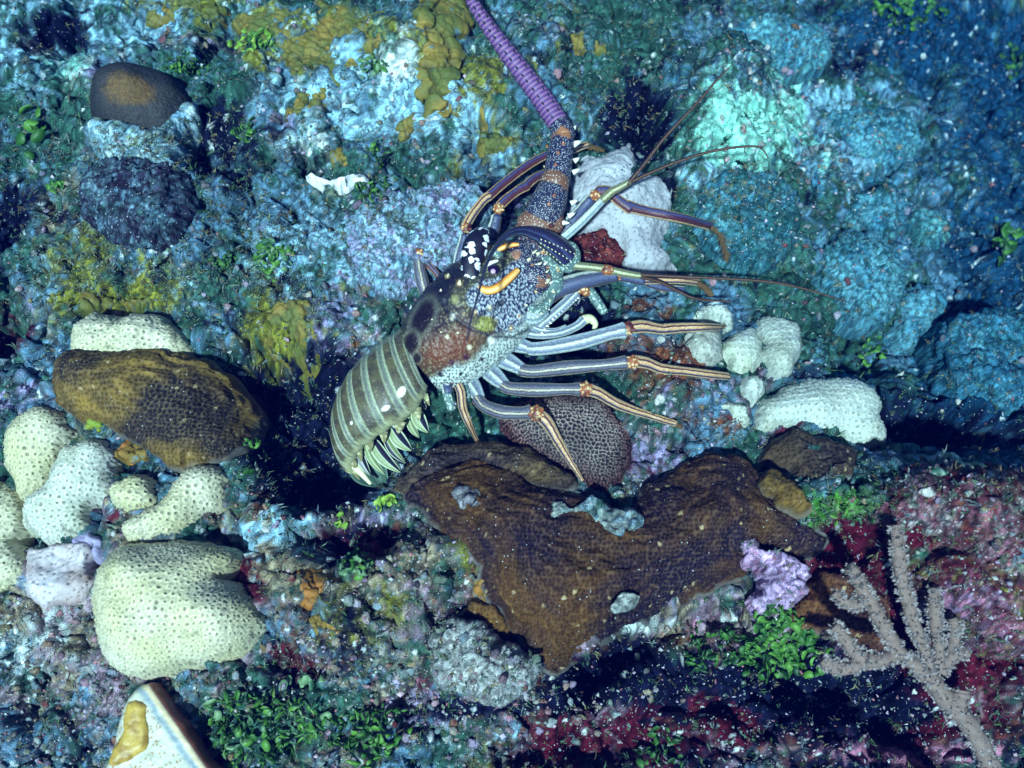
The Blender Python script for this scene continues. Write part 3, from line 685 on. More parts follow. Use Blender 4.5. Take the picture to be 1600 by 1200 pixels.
for pts, lab, top, bias in [
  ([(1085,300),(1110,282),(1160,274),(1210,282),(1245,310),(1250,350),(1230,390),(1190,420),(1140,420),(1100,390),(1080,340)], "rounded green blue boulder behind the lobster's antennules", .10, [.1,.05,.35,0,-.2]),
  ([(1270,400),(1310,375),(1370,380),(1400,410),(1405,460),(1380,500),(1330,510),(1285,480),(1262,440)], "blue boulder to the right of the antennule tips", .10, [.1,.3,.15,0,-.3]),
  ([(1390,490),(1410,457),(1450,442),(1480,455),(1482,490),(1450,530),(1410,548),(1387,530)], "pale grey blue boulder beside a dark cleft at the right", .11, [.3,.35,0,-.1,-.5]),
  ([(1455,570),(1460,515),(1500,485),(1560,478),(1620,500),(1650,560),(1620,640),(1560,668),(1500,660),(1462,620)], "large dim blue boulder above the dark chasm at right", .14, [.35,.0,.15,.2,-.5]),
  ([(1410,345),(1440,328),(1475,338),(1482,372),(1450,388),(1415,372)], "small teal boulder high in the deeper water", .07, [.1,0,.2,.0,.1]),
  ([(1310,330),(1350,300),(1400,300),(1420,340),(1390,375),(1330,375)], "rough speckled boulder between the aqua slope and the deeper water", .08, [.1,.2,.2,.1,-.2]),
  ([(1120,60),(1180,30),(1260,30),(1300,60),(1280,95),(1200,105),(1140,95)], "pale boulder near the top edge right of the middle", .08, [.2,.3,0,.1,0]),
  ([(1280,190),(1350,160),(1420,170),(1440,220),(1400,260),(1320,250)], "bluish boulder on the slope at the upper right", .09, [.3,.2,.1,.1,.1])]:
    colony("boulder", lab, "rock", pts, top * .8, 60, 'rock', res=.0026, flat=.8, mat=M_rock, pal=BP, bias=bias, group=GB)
colony("boulder", "pink and white encrusted ridge at the right edge", "rock",
  [(1390,760),(1430,728),(1490,722),(1560,740),(1640,770),(1650,860),(1600,880),(1520,870),(1450,850),(1400,830),(1375,795)], 0.06, 50, 'rock', res=.002, mat=M_rock, pal=('pink','white','turf','maroon','orange','navy'), bias=[.0,-.22,.10,.32,-.12,.05])
colony("boulder", "purple and maroon rock behind the sea rod at the right edge", "rock",
  [(1420,880),(1480,862),(1560,880),(1650,900),(1650,1010),(1580,1030),(1500,1000),(1440,960)], 0.06, 50, 'rock', res=.002, mat=M_rock, pal=('lilac','maroon','pink','olive','navy'), bias=[-.05,.35,0,.05,.1])

GC = "yellow brown algae crusts on the reef"
for pts, lab, top, w in [
  ([(375,24),(431,13),(487,6),(544,13),(585,32),(585,67),(555,84),(534,112),(517,150),(499,170),(482,163),(487,133),(457,122),(450,94),(427,64),(375,47)], "largest yellow brown lobed crust at the top left", .020, 16),
  ([(646,22),(687,6),(725,13),(721,49),(710,82),(717,124),(714,161),(702,189),(676,176),(657,150),(665,105),(646,60)], "long smooth olive crust left of the purple antenna", .030, 28),
  ([(744,152),(770,147),(805,152),(811,172),(789,190),(757,187),(742,170)], "lobed olive crust close left of the antenna", .014, 12),
  ([(744,214),(765,209),(789,217),(779,235),(757,231)], "small olive crust below the lobed one by the antenna", .012, 9),
  ([(624,189),(650,184),(684,191),(680,206),(650,210),(627,216)], "thin flat brown crust above the lilac boulder", .010, 8),
  ([(897,62),(931,50),(957,64),(946,82),(912,86)], "olive crust to the right of the antenna near the top", .014, 10),
  ([(405,512),(430,487),(468,485),(485,510),(490,555),(510,585),(482,600),(447,577),(420,550)], "olive green crust on the rock left of the lobster's tail", .016, 14),
  ([(448,158),(462,145),(482,150),(484,168),(468,178),(452,172)], "round yellow lobe at the foot of the largest crust", .012, 10),
  ([(545,85),(558,62),(575,66),(578,88),(562,102),(548,98)], "pale yellow lobe right of the largest crust", .012, 10),
  ([(225,15),(270,5),(330,8),(355,20),(320,32),(260,30)], "faint brown crust along the top edge", .010, 10),
  ([(470,902),(500,887),(530,900),(545,930),(532,960),(520,988),(492,993),(486,960),(466,930)], "ochre crust patch left of the grey coral lump", .012, 10),
  ([(188,700),(205,682),(226,692),(250,702),(262,718),(240,728),(218,722),(200,716)], "orange crust at the foot of the left brown plate coral", .016, 9),
  ([(133,656),(145,648),(160,652),(164,664),(152,674),(137,670)], "small round yellow green algae ball below the left brown coral", .022, 12),
  ([(740,900),(760,890),(768,912),(760,935),(742,925)], "small orange crust by the left edge of the heart shaped coral", .012, 8),
  ([(120,462),(150,455),(210,462),(240,470),(200,480),(140,478)], "narrow olive crust above the lumpy cream coral", .010, 8),
  ([(505,240),(530,232),(545,245),(530,258)], "tiny olive crust above the white coral fragment", .008, 6)]:
    kw = dict(c1=(.10,.115,.02), c2=(.25,.165,.025))
    if 'orange' in lab or 'ochre' in lab: kw = dict(c1=(.20,.13,.02), c2=(.36,.13,.02))
    if 'ball' in lab: kw = dict(c1=(.16,.24,.02), c2=(.24,.27,.02))
    if 'smooth' in lab: kw['size'] = .06
    colony("algae_crust", lab, "algae", pts, top * .45, w * 1.3, 'lobes', mat=M_coral, group=GC, wob=.022, lift=.008, cover=.004, **kw)
M_white = grain_mat("bare_white_coral", grain=800, lo=0.85, hi=1.15, rough=.6, bump=.001)
colony("coral_fragment", "bright white broken coral branch lying on the turf", "coral",
  [(478,275),(502,277),(525,279),(545,275),(562,272),(573,276),(573,288),(555,290),(544,297),(535,293),(530,300),(521,292),(508,299),(499,292),(487,284)], 0.016, 7, 'pores', mat=M_white, cover=.026, wob=.003, c1=(.78,.8,.8), c2=(.85,.87,.87), size=.03)
# ------------------------------------------------------------------ loose rubble, turf and leafy algae scattered on what is built so far
bpy.context.view_layer.update()
DG = bpy.context.evaluated_depsgraph_get()
from mathutils import Vector, Matrix, Quaternion
hz.hide_viewport = True
bpy.context.view_layer.update(); DG = bpy.context.evaluated_depsgraph_get()

def look_hit(px, py):
    """the first surface on the line of sight through this spot of the photograph: point, normal, object name"""
    d = ray(px, py); d = d / np.linalg.norm(d)
    ok, loc, nor, i, ob, m = scene.ray_cast(DG, Vector(CAM), Vector(d))
    if not ok: g = ground_at([px], [py])[0]; return g, np.array([0, 0, 1.0]), "seabed"
    return np.array(loc), np.array(nor), ob.name

def drop_hit(x, y):
    ok, loc, nor, i, ob, m = scene.ray_cast(DG, Vector((x, y, 0.6)), Vector((0, 0, -1)))
    if not ok: return None
    return np.array(loc), np.array(nor), ob.name

SMOOTH = ("cup_coral", "pored_sponge", "honeycomb", "plate_coral", "coral_fragment", "flat_sponge", "algae_crust", "star_coral", "knob", "dead_coral")
rs = random.Random(11); nr = np.random.default_rng(12)

def density(px, py, spots, base):
    d = base
    for (cx, cy, rx, ry, s) in spots:
        q = ((px - cx) / rx) ** 2 + ((py - cy) / ry) ** 2
        if q < 4: d += s * math.exp(-q)
    return d

OCT = np.array([(1,0,0),(0,1,0),(-1,0,0),(0,-1,0),(0,0,1),(0,0,-1)], float)
OCTF = np.array([(0,1,4),(1,2,4),(2,3,4),(3,0,4),(1,0,5),(2,1,5),(3,2,5),(0,3,5)])
def scatter_bits(name, n, size, spots, base, cols, flat=1.0, skip=SMOOTH, sink=.25, seed=1, far=1.0):
    r = np.random.default_rng(seed); V = []; F = []; Cc = []; k = 0; tries = 0
    while k < n and tries < n * 6:
        tries += 1
        px, py = r.uniform(-30, 1640), r.uniform(-30, 1230)
        if r.random() > density(px, py, spots, base): continue
        p = look_hit(px, py)
        if any(p[2].startswith(s) for s in skip): continue
        if p[1][2] < .1: continue
        s = size[0] + (size[1] - size[0]) * r.random() ** 2.2
        q = Quaternion(Vector(r.normal(size=3)).normalized(), r.uniform(0, 6.28)).to_matrix()
        Q = np.array(q)
        sc = np.array([1, r.uniform(.5, 1), flat * r.uniform(.5, 1)]) * s
        v = (OCT * sc * r.uniform(.7, 1.3, (6, 1))) @ Q.T + p[0] + p[1] * s * (.5 - sink)
        V.append(v); F.append(OCTF + 6 * k); c = np.array(cols[r.integers(len(cols))]) * r.uniform(.6, 1.3)
        Cc.append(np.repeat(c[None], 6, 0)); k += 1
    return mesh_np(name, np.vstack(V), np.vstack(F), col=np.vstack(Cc), smooth=False)

M_bits = grain_mat("shell_grit", grain=900, lo=.7, hi=1.3, rough=.6, spec=.4)
RUB = [(70,1010,130,110,.9),(100,1150,180,90,.9),(480,1040,90,60,.5),(640,1080,160,90,.8),(850,1100,120,60,.8),(1100,1100,220,100,.45),(300,1080,60,40,.6),
       (560,880,120,60,.35),(690,830,60,60,.7),(1330,1130,220,80,.6),(560,170,120,90,.4),(1250,100,120,50,.6),(1290,260,150,120,.5),(1060,640,90,70,.6),(1500,830,160,90,.5),(430,780,90,70,.5),(520,460,90,70,.3),(200,330,100,60,.2)]
me = scatter_bits("shell_rubble", 7500, (.0010, .0046), RUB, .22, [(.26,.30,.30),(.16,.20,.22),(.38,.40,.40),(.42,.30,.34),(.22,.24,.2),(.30,.12,.14),(.14,.16,.2),(.4,.33,.45),(.1,.13,.09),(.06,.06,.08)], flat=.5, seed=3)
link("shell_rubble", me, M_bits, kind="stuff", label="loose pale and pink shell grit lying over the reef", cat="rubble")

_ph = (1 + 5 ** .5) / 2
ICO = np.array([(-1,_ph,0),(1,_ph,0),(-1,-_ph,0),(1,-_ph,0),(0,-1,_ph),(0,1,_ph),(0,-1,-_ph),(0,1,-_ph),(_ph,0,-1),(_ph,0,1),(-_ph,0,-1),(-_ph,0,1)]) / 1.9
ICF = np.array([(0,11,5),(0,5,1),(0,1,7),(0,7,10),(0,10,11),(1,5,9),(5,11,4),(11,10,2),(10,7,6),(7,1,8),(3,9,4),(3,4,2),(3,2,6),(3,6,8),(3,8,9),(4,9,5),(2,4,11),(6,2,10),(8,6,7),(9,8,1)])
_e = {}
def _mid(a, b, V):
    k = (min(a, b), max(a, b))
    if k not in _e: _e[k] = len(V); m = (V[a] + V[b]) / 2; V.append(m / np.linalg.norm(m))
    return _e[k]
_V = list(ICO / np.linalg.norm(ICO[0])); _F = []
for a, b, c in ICF:
    x_, y_, z_ = _mid(a, b, _V), _mid(b, c, _V), _mid(c, a, _V); _F += [(a, x_, z_), (b, y_, x_), (c, z_, y_), (x_, y_, z_)]
ICO2 = np.array(_V); ICF2 = np.array(_F)
def scatter_stones(name, n, size, spots, base, cols, seed):
    r = np.random.default_rng(seed); V = []; F = []; Cc = []; k = 0; tries = 0
    while k < n and tries < n * 8:
        tries += 1
        px, py = r.uniform(-30, 1640), r.uniform(-30, 1230)
        if r.random() > density(px, py, spots, base): continue
        p = look_hit(px, py)
        if any(p[2].startswith(s) for s in SMOOTH) or p[1][2] < .25: continue
        s = size[0] + (size[1] - size[0]) * r.random() ** 2
        Q = np.array(Quaternion(Vector(r.normal(size=3)).normalized(), r.uniform(0, 6.28)).to_matrix())
        w = 1 + .28 * np.sin(ICO2 @ r.normal(size=3) * 2.4 + r.uniform(0, 6)) + .16 * np.sin(ICO2 @ r.normal(size=3) * 5) + r.normal(0, .07, len(ICO2))
        v = (ICO2 * w[:, None] * np.array([1, r.uniform(.55, .95), r.uniform(.4, .8)]) * s) @ Q.T + p[0] + p[1] * s * .15
        c = np.array(cols[r.integers(len(cols))]) * r.uniform(.6, 1.3); c2 = np.array(cols[r.integers(len(cols))])
        mk = (.5 + .5 * np.sin(ICO2 @ r.normal(size=3) * 4 + r.uniform(0, 6)))[:, None]
        V.append(v); F.append(ICF2 + len(ICO2) * k); Cc.append(c * (1 - mk * .6) + c2 * mk * .6); k += 1
    return mesh_np(name, np.vstack(V), np.vstack(F), col=np.vstack(Cc))
me = scatter_stones("coral_rubble", 1100, (.0022, .0085), [(a, b, c, d, e * .9) for a, b, c, d, e in RUB if not (a > 1000 and b > 1000)], .06,
   [(.20,.25,.26),(.14,.19,.22),(.30,.17,.19),(.22,.18,.26),(.12,.03,.03),(.18,.16,.08),(.10,.13,.10),(.45,.47,.44),(.07,.06,.08),(.26,.20,.14)], 21)
link("coral_rubble", me, M_rock, kind="stuff", label="small knobbly pieces of encrusted coral rubble", cat="rubble")

def scatter_turf(name, n, spots, base, cols, seed, length=(.004, .011), blades=6, width=.0007, skip=SMOOTH):
    r = np.random.default_rng(seed); V = []; Cc = []; k = 0; tries = 0
    while k < n and tries < n * 6:
        tries += 1
        px, py = r.uniform(-20, 1630), r.uniform(-20, 1220)
        if r.random() > density(px, py, spots, base): continue
        p, nn, ob = look_hit(px, py)
        if any(ob.startswith(s) for s in skip): continue
        c = np.array(cols[r.integers(len(cols))]) * r.uniform(.6, 1.4)
        for b in range(blades):
            L = r.uniform(*length); d = nn + r.normal(size=3) * .75; d /= np.linalg.norm(d)
            s = np.cross(d, r.normal(size=3)); s = s / (np.linalg.norm(s) + 1e-9) * width * r.uniform(.6, 1.6)
            o = p + r.normal(size=3) * .0018
            m_ = o + d * L * .55 + r.normal(size=3) * L * .15; t = m_ + (d + r.normal(size=3) * .6) * L * .45
            V += [o - s, o + s, m_ - s * .9, m_ + s * .9, t]; Cc += [c * .8, c * .8, c, c, c * 1.25]
        k += 1
    m = len(V) // 5; i = np.arange(m)[:, None] * 5
    return mesh_np(name, np.array(V), [i + np.array([[0, 1, 3]]), i + np.array([[0, 3, 2]]), i + np.array([[2, 3, 4]])], col=np.array(Cc))
M_turf = grain_mat("turf_filaments", grain=600, lo=.8, hi=1.2, rough=.7, bump=.0002)
TU = [(350,330,120,120,.5),(250,430,160,60,.5),(110,350,90,90,.4),(210,240,90,40,.5),(600,330,70,50,.4),(430,700,60,90,.5),(640,760,60,40,.5),(1150,300,110,40,.5),(420,400,70,70,.4),(900,130,120,90,.4),
      (300,1080,100,60,.4),(640,1060,150,80,.3),(1330,780,90,50,.4),(40,220,60,80,.4),(470,450,70,50,.5)]
me = scatter_turf("turf_algae", 6500, TU, .13, [(.07,.13,.08),(.12,.17,.12),(.16,.15,.08),(.13,.17,.16),(.07,.10,.12),(.13,.10,.06),(.05,.10,.04)], 5)
link("turf_algae", me, M_turf, kind="stuff", label="short green and grey algal turf covering the reef", cat="algae")

# leafy green algae: every clump a thing, every leaf a part
def leaf_mesh(kind, seed):
    r = np.random.default_rng(seed); n = 9
    if kind == 'disc': al = np.linspace(0, 2 * np.pi, n, endpoint=False); R = 1 + .18 * np.cos(2 * al + .4) + r.uniform(-.14, .14, n); x = R * np.cos(al); y = R * np.sin(al) * .9 + .9
    else: al = np.linspace(0, 2 * np.pi, n, endpoint=False); x = .42 * np.cos(al); y = 1.5 * np.sin(al) + 1.5
    z = .30 * x ** 2 + .14 * y * y * (1 if kind == 'disc' else .8) - .05 + r.normal(0, .08, n)
    mid = np.array([0, y.mean(), .02])
    v = np.vstack([np.stack([x, y, z], -1), mid, np.stack([x, y, z - .09], -1) * [.96, .96, 1], mid - [0, 0, .09]])
    i = np.arange(n); j = (i + 1) % n
    return mesh_np("leaf", v, [np.vstack([np.stack([i, j, np.full(n, n)], -1), np.stack([j + n + 1, i + n + 1, np.full(n, 2 * n + 1)], -1)]), np.stack([j, i, i + n + 1, j + n + 1], -1)])
def green(name, c, c2, rough=.55):
    m, nt, b = new_mat(name); tc = N(nt, "ShaderNodeTexCoord")
    oi = N(nt, "ShaderNodeObjectInfo"); n1 = N(nt, "ShaderNodeTexNoise"); n1.inputs["Scale"].default_value = 2.2; nt.links.new(tc.outputs["Object"], n1.inputs["Vector"])
    ad = N(nt, "ShaderNodeMath", operation='ADD'); nt.links.new(oi.outputs["Random"], ad.inputs[0]); nt.links.new(n1.outputs["Fac"], ad.inputs[1])
    r = ramp(nt, [(.4, c), (1.3 / 1.5, c2)]); hf = N(nt, "ShaderNodeMath", operation='MULTIPLY'); hf.inputs[1].default_value = .66; nt.links.new(ad.outputs[0], hf.inputs[0]); nt.links.new(hf.outputs[0], r.inputs[0])
    nt.links.new(r.outputs[0], b.inputs["Base Color"]); b.inputs["Roughness"].default_value = rough
    return m
M_gb = green("bright_green_leaf", (.018, .09, .010), (.08, .22, .025)); M_gd = green("deep_green_leaf", (.008, .045, .010), (.035, .13, .016))
M_gy = green("lime_leaf", (.12, .25, .02), (.28, .42, .06)); M_gp = green("pale_green_leaf", (.03, .10, .05), (.14, .25, .12))
LM = {}
for k_ in ('disc', 'blade'):
    for mt in (M_gb, M_gd, M_gy, M_gp):
        for s_ in range(3):
            q = leaf_mesh(k_, s_ * 7 + 1); q.materials.append(mt); LM[(k_, mt.name, s_)] = q
def clump(label, cx, cy, rx, ry, n, size, kinds, mats, seed, hgt=.012, stuff=0):
    r = np.random.default_rng(seed)
    root_p = look_hit(cx, cy)[0]
    root = link("leafy_algae", None, label=label, cat="algae", group="clumps of green leafy algae on the reef"); root.location = root_p
    for i in range(n):
        a, q = r.uniform(0, 2 * np.pi), math.sqrt(r.random())
        q *= 1 + .25 * math.sin(3 * a + seed)
        p, nn, ob = look_hit(cx + rx * q * math.cos(a), cy + ry * q * math.sin(a))
        if np.linalg.norm(p - root_p) > .3: continue
        s = size * r.uniform(.65, 1.3) * .001
        up = Vector(nn + r.normal(size=3) * .45).normalized()
        if kinds == 'disc': up = Vector((W0 * 1.1 + nn * .3 + r.normal(size=3) * .40)).normalized()
        qt = up.to_track_quat('Z', 'Y') @ Quaternion((0, 0, 1), r.uniform(0, 6.28))
        if kinds == 'blade' or (kinds == 'mix' and r.random() < .5):
            kk = 'blade'; qt = qt @ Quaternion((1, 0, 0), r.uniform(.3, 1.1))
        else: kk = 'disc'; qt = qt @ Quaternion((1, 0, 0), r.uniform(-.2, .6))
        mt = mats[r.integers(len(mats))]
        o = bpy.data.objects.new("leaf", LM[(kk, mt.name, int(r.integers(3)))]); C.objects.link(o); o.parent = root
        o.location = Vector(p - root_p) + Vector((0, 0, hgt * r.random() * (1 - .5 * q)))
        o.rotation_mode = 'QUATERNION'; o.rotation_quaternion = qt; o.scale = (s, s, s)
W0 = np.array([0.0, -sp, cp])
D, B, X_ = 'disc', 'blade', 'mix'
for a in [
 ("a few round bright green leaves at the far left", 58, 210, 16, 34, 9, 10, D, [M_gb], 1, .02),
 ("bright green leafy clump left of the lilac boulder", 425, 405, 26, 30, 75, 5.0, D, [M_gb, M_gp], 2, .016),
 ("smaller dim green clump just left of the bright leafy one", 350, 412, 20, 14, 30, 4.2, D, [M_gb, M_gd], 3, .01),
 ("dark green clump under the white coral fragment", 580, 300, 26, 20, 60, 4.2, X_, [M_gd, M_gb], 4, .014),
 ("green clump above the right end of the white fragment", 592, 240, 16, 20, 34, 4.2, X_, [M_gb, M_gd], 5, .01),
 ("bright green clump beside the largest yellow brown crust", 400, 66, 30, 14, 46, 5.0, D, [M_gb, M_gy], 6, .012),
 ("deep green clump at the upper right of the orange brown star coral", 290, 103, 34, 16, 70, 3.8, X_, [M_gd, M_gb], 7, .012),
 ("pale green leaves right of the largest yellow brown crust", 582, 103, 22, 14, 30, 5.0, D, [M_gb, M_gp], 8, .01),
 ("scattered green leaves between the crust and the white sand patch", 385, 205, 22, 18, 26, 4.5, D, [M_gd, M_gb], 9, .01),
 ("lime green lobes at the rim of the dark hollow below the tail", 600, 786, 13, 9, 12, 6.0, D, [M_gy], 10, .01),
 ("lime green sprig beside the maroon recess", 528, 815, 12, 8, 12, 5.2, D, [M_gy, M_gb], 11, .01),
 ("green leaves below the maroon recess", 556, 882, 26, 18, 46, 5.0, D, [M_gb, M_gp], 12, .01),
 ("large glossy green clump left of the sea rod", 1222, 1010, 62, 52, 230, 6.2, D, [M_gb, M_gb, M_gd], 13, .03),
 ("darker green clump left of the large glossy one", 1120, 1010, 56, 32, 110, 5.2, X_, [M_gd], 14, .016),
 ("largest dark green clump at the bottom left of the middle", 410, 1135, 92, 58, 290, 6.2, X_, [M_gd, M_gb, M_gp], 15, .018),
 ("dark green clump right of the largest one at the bottom", 575, 1150, 62, 48, 150, 5.6, X_, [M_gd, M_gb], 16, .016),
 ("single pale green disc leaves above the bottom clumps", 470, 1068, 60, 12, 9, 8.0, D, [M_gp, M_gb], 17, .012),
 ("dim green clump at the bottom edge right of the middle", 1030, 1170, 44, 26, 40, 5.2, D, [M_gd], 18, .01),
 ("yellow green knotted tuft above the olive rock by the right plate coral", 1320, 795, 40, 24, 70, 4.2, X_, [M_gp, M_gd, M_gb], 19, .012),
 ("green leaves in the deeper water at the right edge", 1568, 375, 18, 40, 26, 9.0, D, [M_gb, M_gd], 20, .02),
 ("dark green weed patch at the top right", 1410, 20, 60, 26, 60, 7.0, D, [M_gd, M_gb], 21, .02),
 ("green weed on the slope at the upper right edge", 1582, 100, 20, 30, 20, 8.0, D, [M_gb, M_gd], 22, .02),
 ("small green leaves below the foot of the left brown plate coral", 400, 700, 16, 20, 22, 4.2, D, [M_gb, M_gd], 23, .01),
 ("green sprigs at the left below the round green leaves", 90, 295, 16, 10, 14, 4.6, D, [M_gb], 24, .01),
 ("green growth in the cleft beside the pale grey blue boulder", 1365, 560, 22, 30, 26, 5.5, D, [M_gd, M_gb], 25, .012)]:
    clump(*a)

# ------------------------------------------------------------------ the sea rod at the lower right
def tube_w(cs, rr, nseg=14):
    T = np.gradient(cs, axis=0); T /= np.linalg.norm(T, axis=1)[:, None]
    S = np.cross(T, W0); S /= np.linalg.norm(S, axis=1)[:, None]; Nn = np.cross(S, T)
    al = np.linspace(0, 2 * np.pi, nseg + 1)
    v = cs[:, None] + np.cos(al)[None, :, None] * S[:, None] * rr[:, None, None] + np.sin(al)[None, :, None] * Nn[:, None] * rr[:, None, None]
    V = np.vstack([v.reshape(-1, 3), cs[0], cs[-1]]); k = nseg + 1; n = len(cs); i = np.arange(nseg)
    return V, [grid_faces(n, k), np.vstack([np.stack([i, i + 1, np.full(nseg, n * k)], -1), np.stack([i + 1, i, np.full(nseg, n * k + 1)], -1) + np.array([(n - 1) * k, (n - 1) * k, 0])])], T, S, Nn
g0 = look_hit(1490, 1120)[0]
sr = link("sea_rod", None, label="branching greyish pink sea rod with fuzzy polyps at the lower right", cat="soft coral"); sr.location = P(1500, 1130, .02)
SRO = np.array(sr.location)
M_rod = grain_mat("sea_rod_skin", grain=900, lo=.7, hi=1.3, rough=.7, bump=.001)
M_pol = grain_mat("sea_rod_polyps", grain=900, lo=.85, hi=1.2, rough=.7, bump=.0002)
BR = [ # px, py, height mm, radius px
 [(1560,1230,20,17),(1540,1180,50,17),(1512,1130,85,16),(1480,1095,110,16),(1455,1062,130,14),(1440,1040,140,12)],
 [(1450,1058,135,12),(1425,1035,150,12),(1405,1020,160,12),(1385,985,172,12),(1365,950,182,12),(1348,920,190,12),(1335,895,196,11),(1325,886,200,8)],
 [(1400,1022,158,11),(1370,1032,165,12),(1345,1026,170,12),(1325,1005,176,11),(1310,985,182,10),(1303,978,184,8)],
 [(1350,1030,168,11),(1325,1044,166,11),(1300,1040,166,12),(1286,1030,168,9)],
 [(1352,938,188,9),(1330,944,192,10),(1312,935,196,10),(1303,926,198,8)],
 [(1455,1055,136,9),(1447,1020,150,9),(1432,985,165,10),(1418,940,180,11),(1408,895,195,11),(1403,855,205,11),(1400,820,212,8)],
 [(1468,1050,130,8),(1468,1015,140,9),(1462,975,150,10),(1460,940,158,11),(1458,918,162,8)],
 [(1470,1052,128,10),(1482,1032,134,12),(1500,1020,138,11),(1513,1022,138,8)],
 [(1486,1028,134,10),(1492,1000,142,10),(1492,980,148,10),(1488,966,150,8)],
 [(1488,1108,112,12),(1500,1090,118,15),(1502,1078,120,13)]]
prv = np.random.default_rng(9)
for bi, br in enumerate(BR):
    s_ = spline(br, 8, closed=False); cs = P(s_[:, 0], s_[:, 1], s_[:, 2] * .001); rr = s_[:, 3] * .00092 * .88 * (1 + .08 * np.sin(np.arange(len(s_)) * 1.3))
    V, F, T, S, Nn = tube_w(cs, rr)
    cc_ = np.tile(np.array([.19, .14, .12]), (len(V), 1)) * prv.uniform(.85, 1.15, (len(V), 1))
    o = link("branch" if bi else "stalk", mesh_np("branch", V - SRO, F, col=cc_), M_rod, parent=sr)
    # polyps: tufts of short tentacles all over the branch
    PV, PF, PC, kk = [], [], [], 0
    L = np.concatenate([[0], np.cumsum(np.linalg.norm(np.diff(cs, axis=0), axis=1))])
    npol = int(L[-1] / .0007) if bi else int(L[-1] / .0009)
    for q in range(npol):
        l = prv.uniform(0, L[-1]); a = prv.uniform(0, 2 * np.pi)
        ip = lambda A_: np.array([np.interp(l, L, A_[:, j]) for j in range(3)])
        c_ = ip(cs); r_ = np.interp(l, L, rr); d = ip(S) * math.cos(a) + ip(Nn) * math.sin(a) + ip(T) * prv.uniform(-.3, .5); d /= np.linalg.norm(d)
        b_ = c_ + d * r_ * .9
        h = prv.uniform(.004, .0075)
        col_ = np.array([.25, .225, .225]) * prv.uniform(.7, 1.35)
        for t_ in range(5):
            e = d + prv.normal(size=3) * .65; e /= np.linalg.norm(e); sd = np.cross(e, prv.normal(size=3)); sd = sd / np.linalg.norm(sd) * .0011
            PV += [b_ - sd, b_ + sd, b_ + e * h * .6 + sd * 1.1, b_ + e * h * .6 - sd * 1.1, b_ + e * h]
            PF.append([kk, kk + 1, kk + 2]); PF.append([kk, kk + 2, kk + 3]); PF.append([kk + 3, kk + 2, kk + 4]); kk += 5
            PC += [col_ * .8] * 2 + [col_] * 2 + [col_ * 1.2]
    link("polyps", mesh_np("polyps", np.array(PV) - SRO, np.array(PF), col=np.array(PC)), M_pol, parent=o, kind="stuff")

# ------------------------------------------------------------------ the wedge of shell at the bottom left
def slab(name, poly, h_top, thick, mat, parent, off, colf=None, dome=0.0, res=.0016):
    pp = spline(poly, 8); w = P(pp[:, 0], pp[:, 1], h_top * .001)[:, :2]
    w = w + .0022 * np.stack([fbm(w[:, 0], w[:, 1], .02, 3, .7, 5), fbm(w[:, 0], w[:, 1], .02, 3, .7, 9)], -1)
    lo = w.min(0) - 3 * res; hi = w.max(0) + 3 * res
    x, y = np.meshgrid(np.arange(lo[0], hi[0], res), np.arange(lo[1], hi[1], res), indexing='ij')
    d = poly_sdf(x, y, w); out = d < 0; gx, gy = np.gradient(d, res)
    mv = out & (d > -2.2 * res); x = np.where(mv, x - gx * d, x); y = np.where(mv, y - gy * d, y)
    t = np.clip(d / .012, 0, 1); z = h_top * .001 - thick + thick * np.sqrt(1 - (1 - t) ** 2) + dome * np.clip(d / .05, 0, 1)
    z = z + .0012 * fbm(x, y, .02, 3, .6, 4)
    z = np.where(out, h_top * .001 - thick - .02, z)
    ok = ~out; cell = ok[:-1, :-1] | ok[1:, :-1] | ok[1:, 1:] | ok[:-1, 1:]; idx = np.arange(x.size).reshape(x.shape)
    q = np.stack([idx[:-1, :-1][cell], idx[1:, :-1][cell], idx[1:, 1:][cell], idx[:-1, 1:][cell]], -1)
    used = np.unique(q); rm = np.zeros(x.size, np.int64); rm[used] = np.arange(len(used))
    px, py, _ = to_px(x, y, z)
    c = colf(px, py, x, y, d)
    return link(name, mesh_np(name, np.stack([x, y, z], -1).reshape(-1, 3)[used] - off, rm[q], col=c.reshape(-1, 3)[used]), mat, parent=parent)
M_nacre = grain_mat("old_shell", grain=900, lo=.85, hi=1.15, rough=.45, spec=.5, bump=.0004)
gq = look_hit(240, 1140)[0]
shl = link("shell_wedge", None, label="cream wedge of shell with a brown edge and a yellow patch at the bottom left", cat="shell"); shl.location = gq
hq = gq[2] * 1000
def c_shell(px, py, x, y, d):
    # distance from the right hand edge line (235,1070)-(325,1200)
    e = ((px - 232) * (1205 - 1066) - (py - 1066) * (328 - 232)) / math.hypot(1205 - 1066, 328 - 232) * -1
    c = lerp(np.broadcast_to([.50, .49, .38], px.shape + (3,)), (.30, .30, .24), sstep(.1, 1, fbm(x, y, .03, 4, .7, 60)))
    f1, f2, cid = cells(x, y, .004, 8, .9); dots = (cid > .72) & (f1 < .34) & (e > 22)
    c[dots] = (.30, .14, .05)
    c = lerp(c, np.broadcast_to([.17, .24, .28], c.shape), np.exp(-((e - 17 - 3 * fbm(x, y, .03, 2, .5, 3)) / 6.0) ** 2) * .9)
    c = lerp(c, np.broadcast_to([.62, .48, .28], c.shape), np.exp(-((e - 7) / 3.5) ** 2))
    c = lerp(c, np.broadcast_to([.16, .05, .03], c.shape), sstep(4, 1, e))
    return c
slab("shell_plate", [(222,1068),(238,1066),(262,1098),(292,1140),(318,1180),(345,1225),(160,1225),(172,1180),(178,1140),(190,1100),(205,1078)], hq + 48, .02, M_nacre, shl, gq, c_shell)
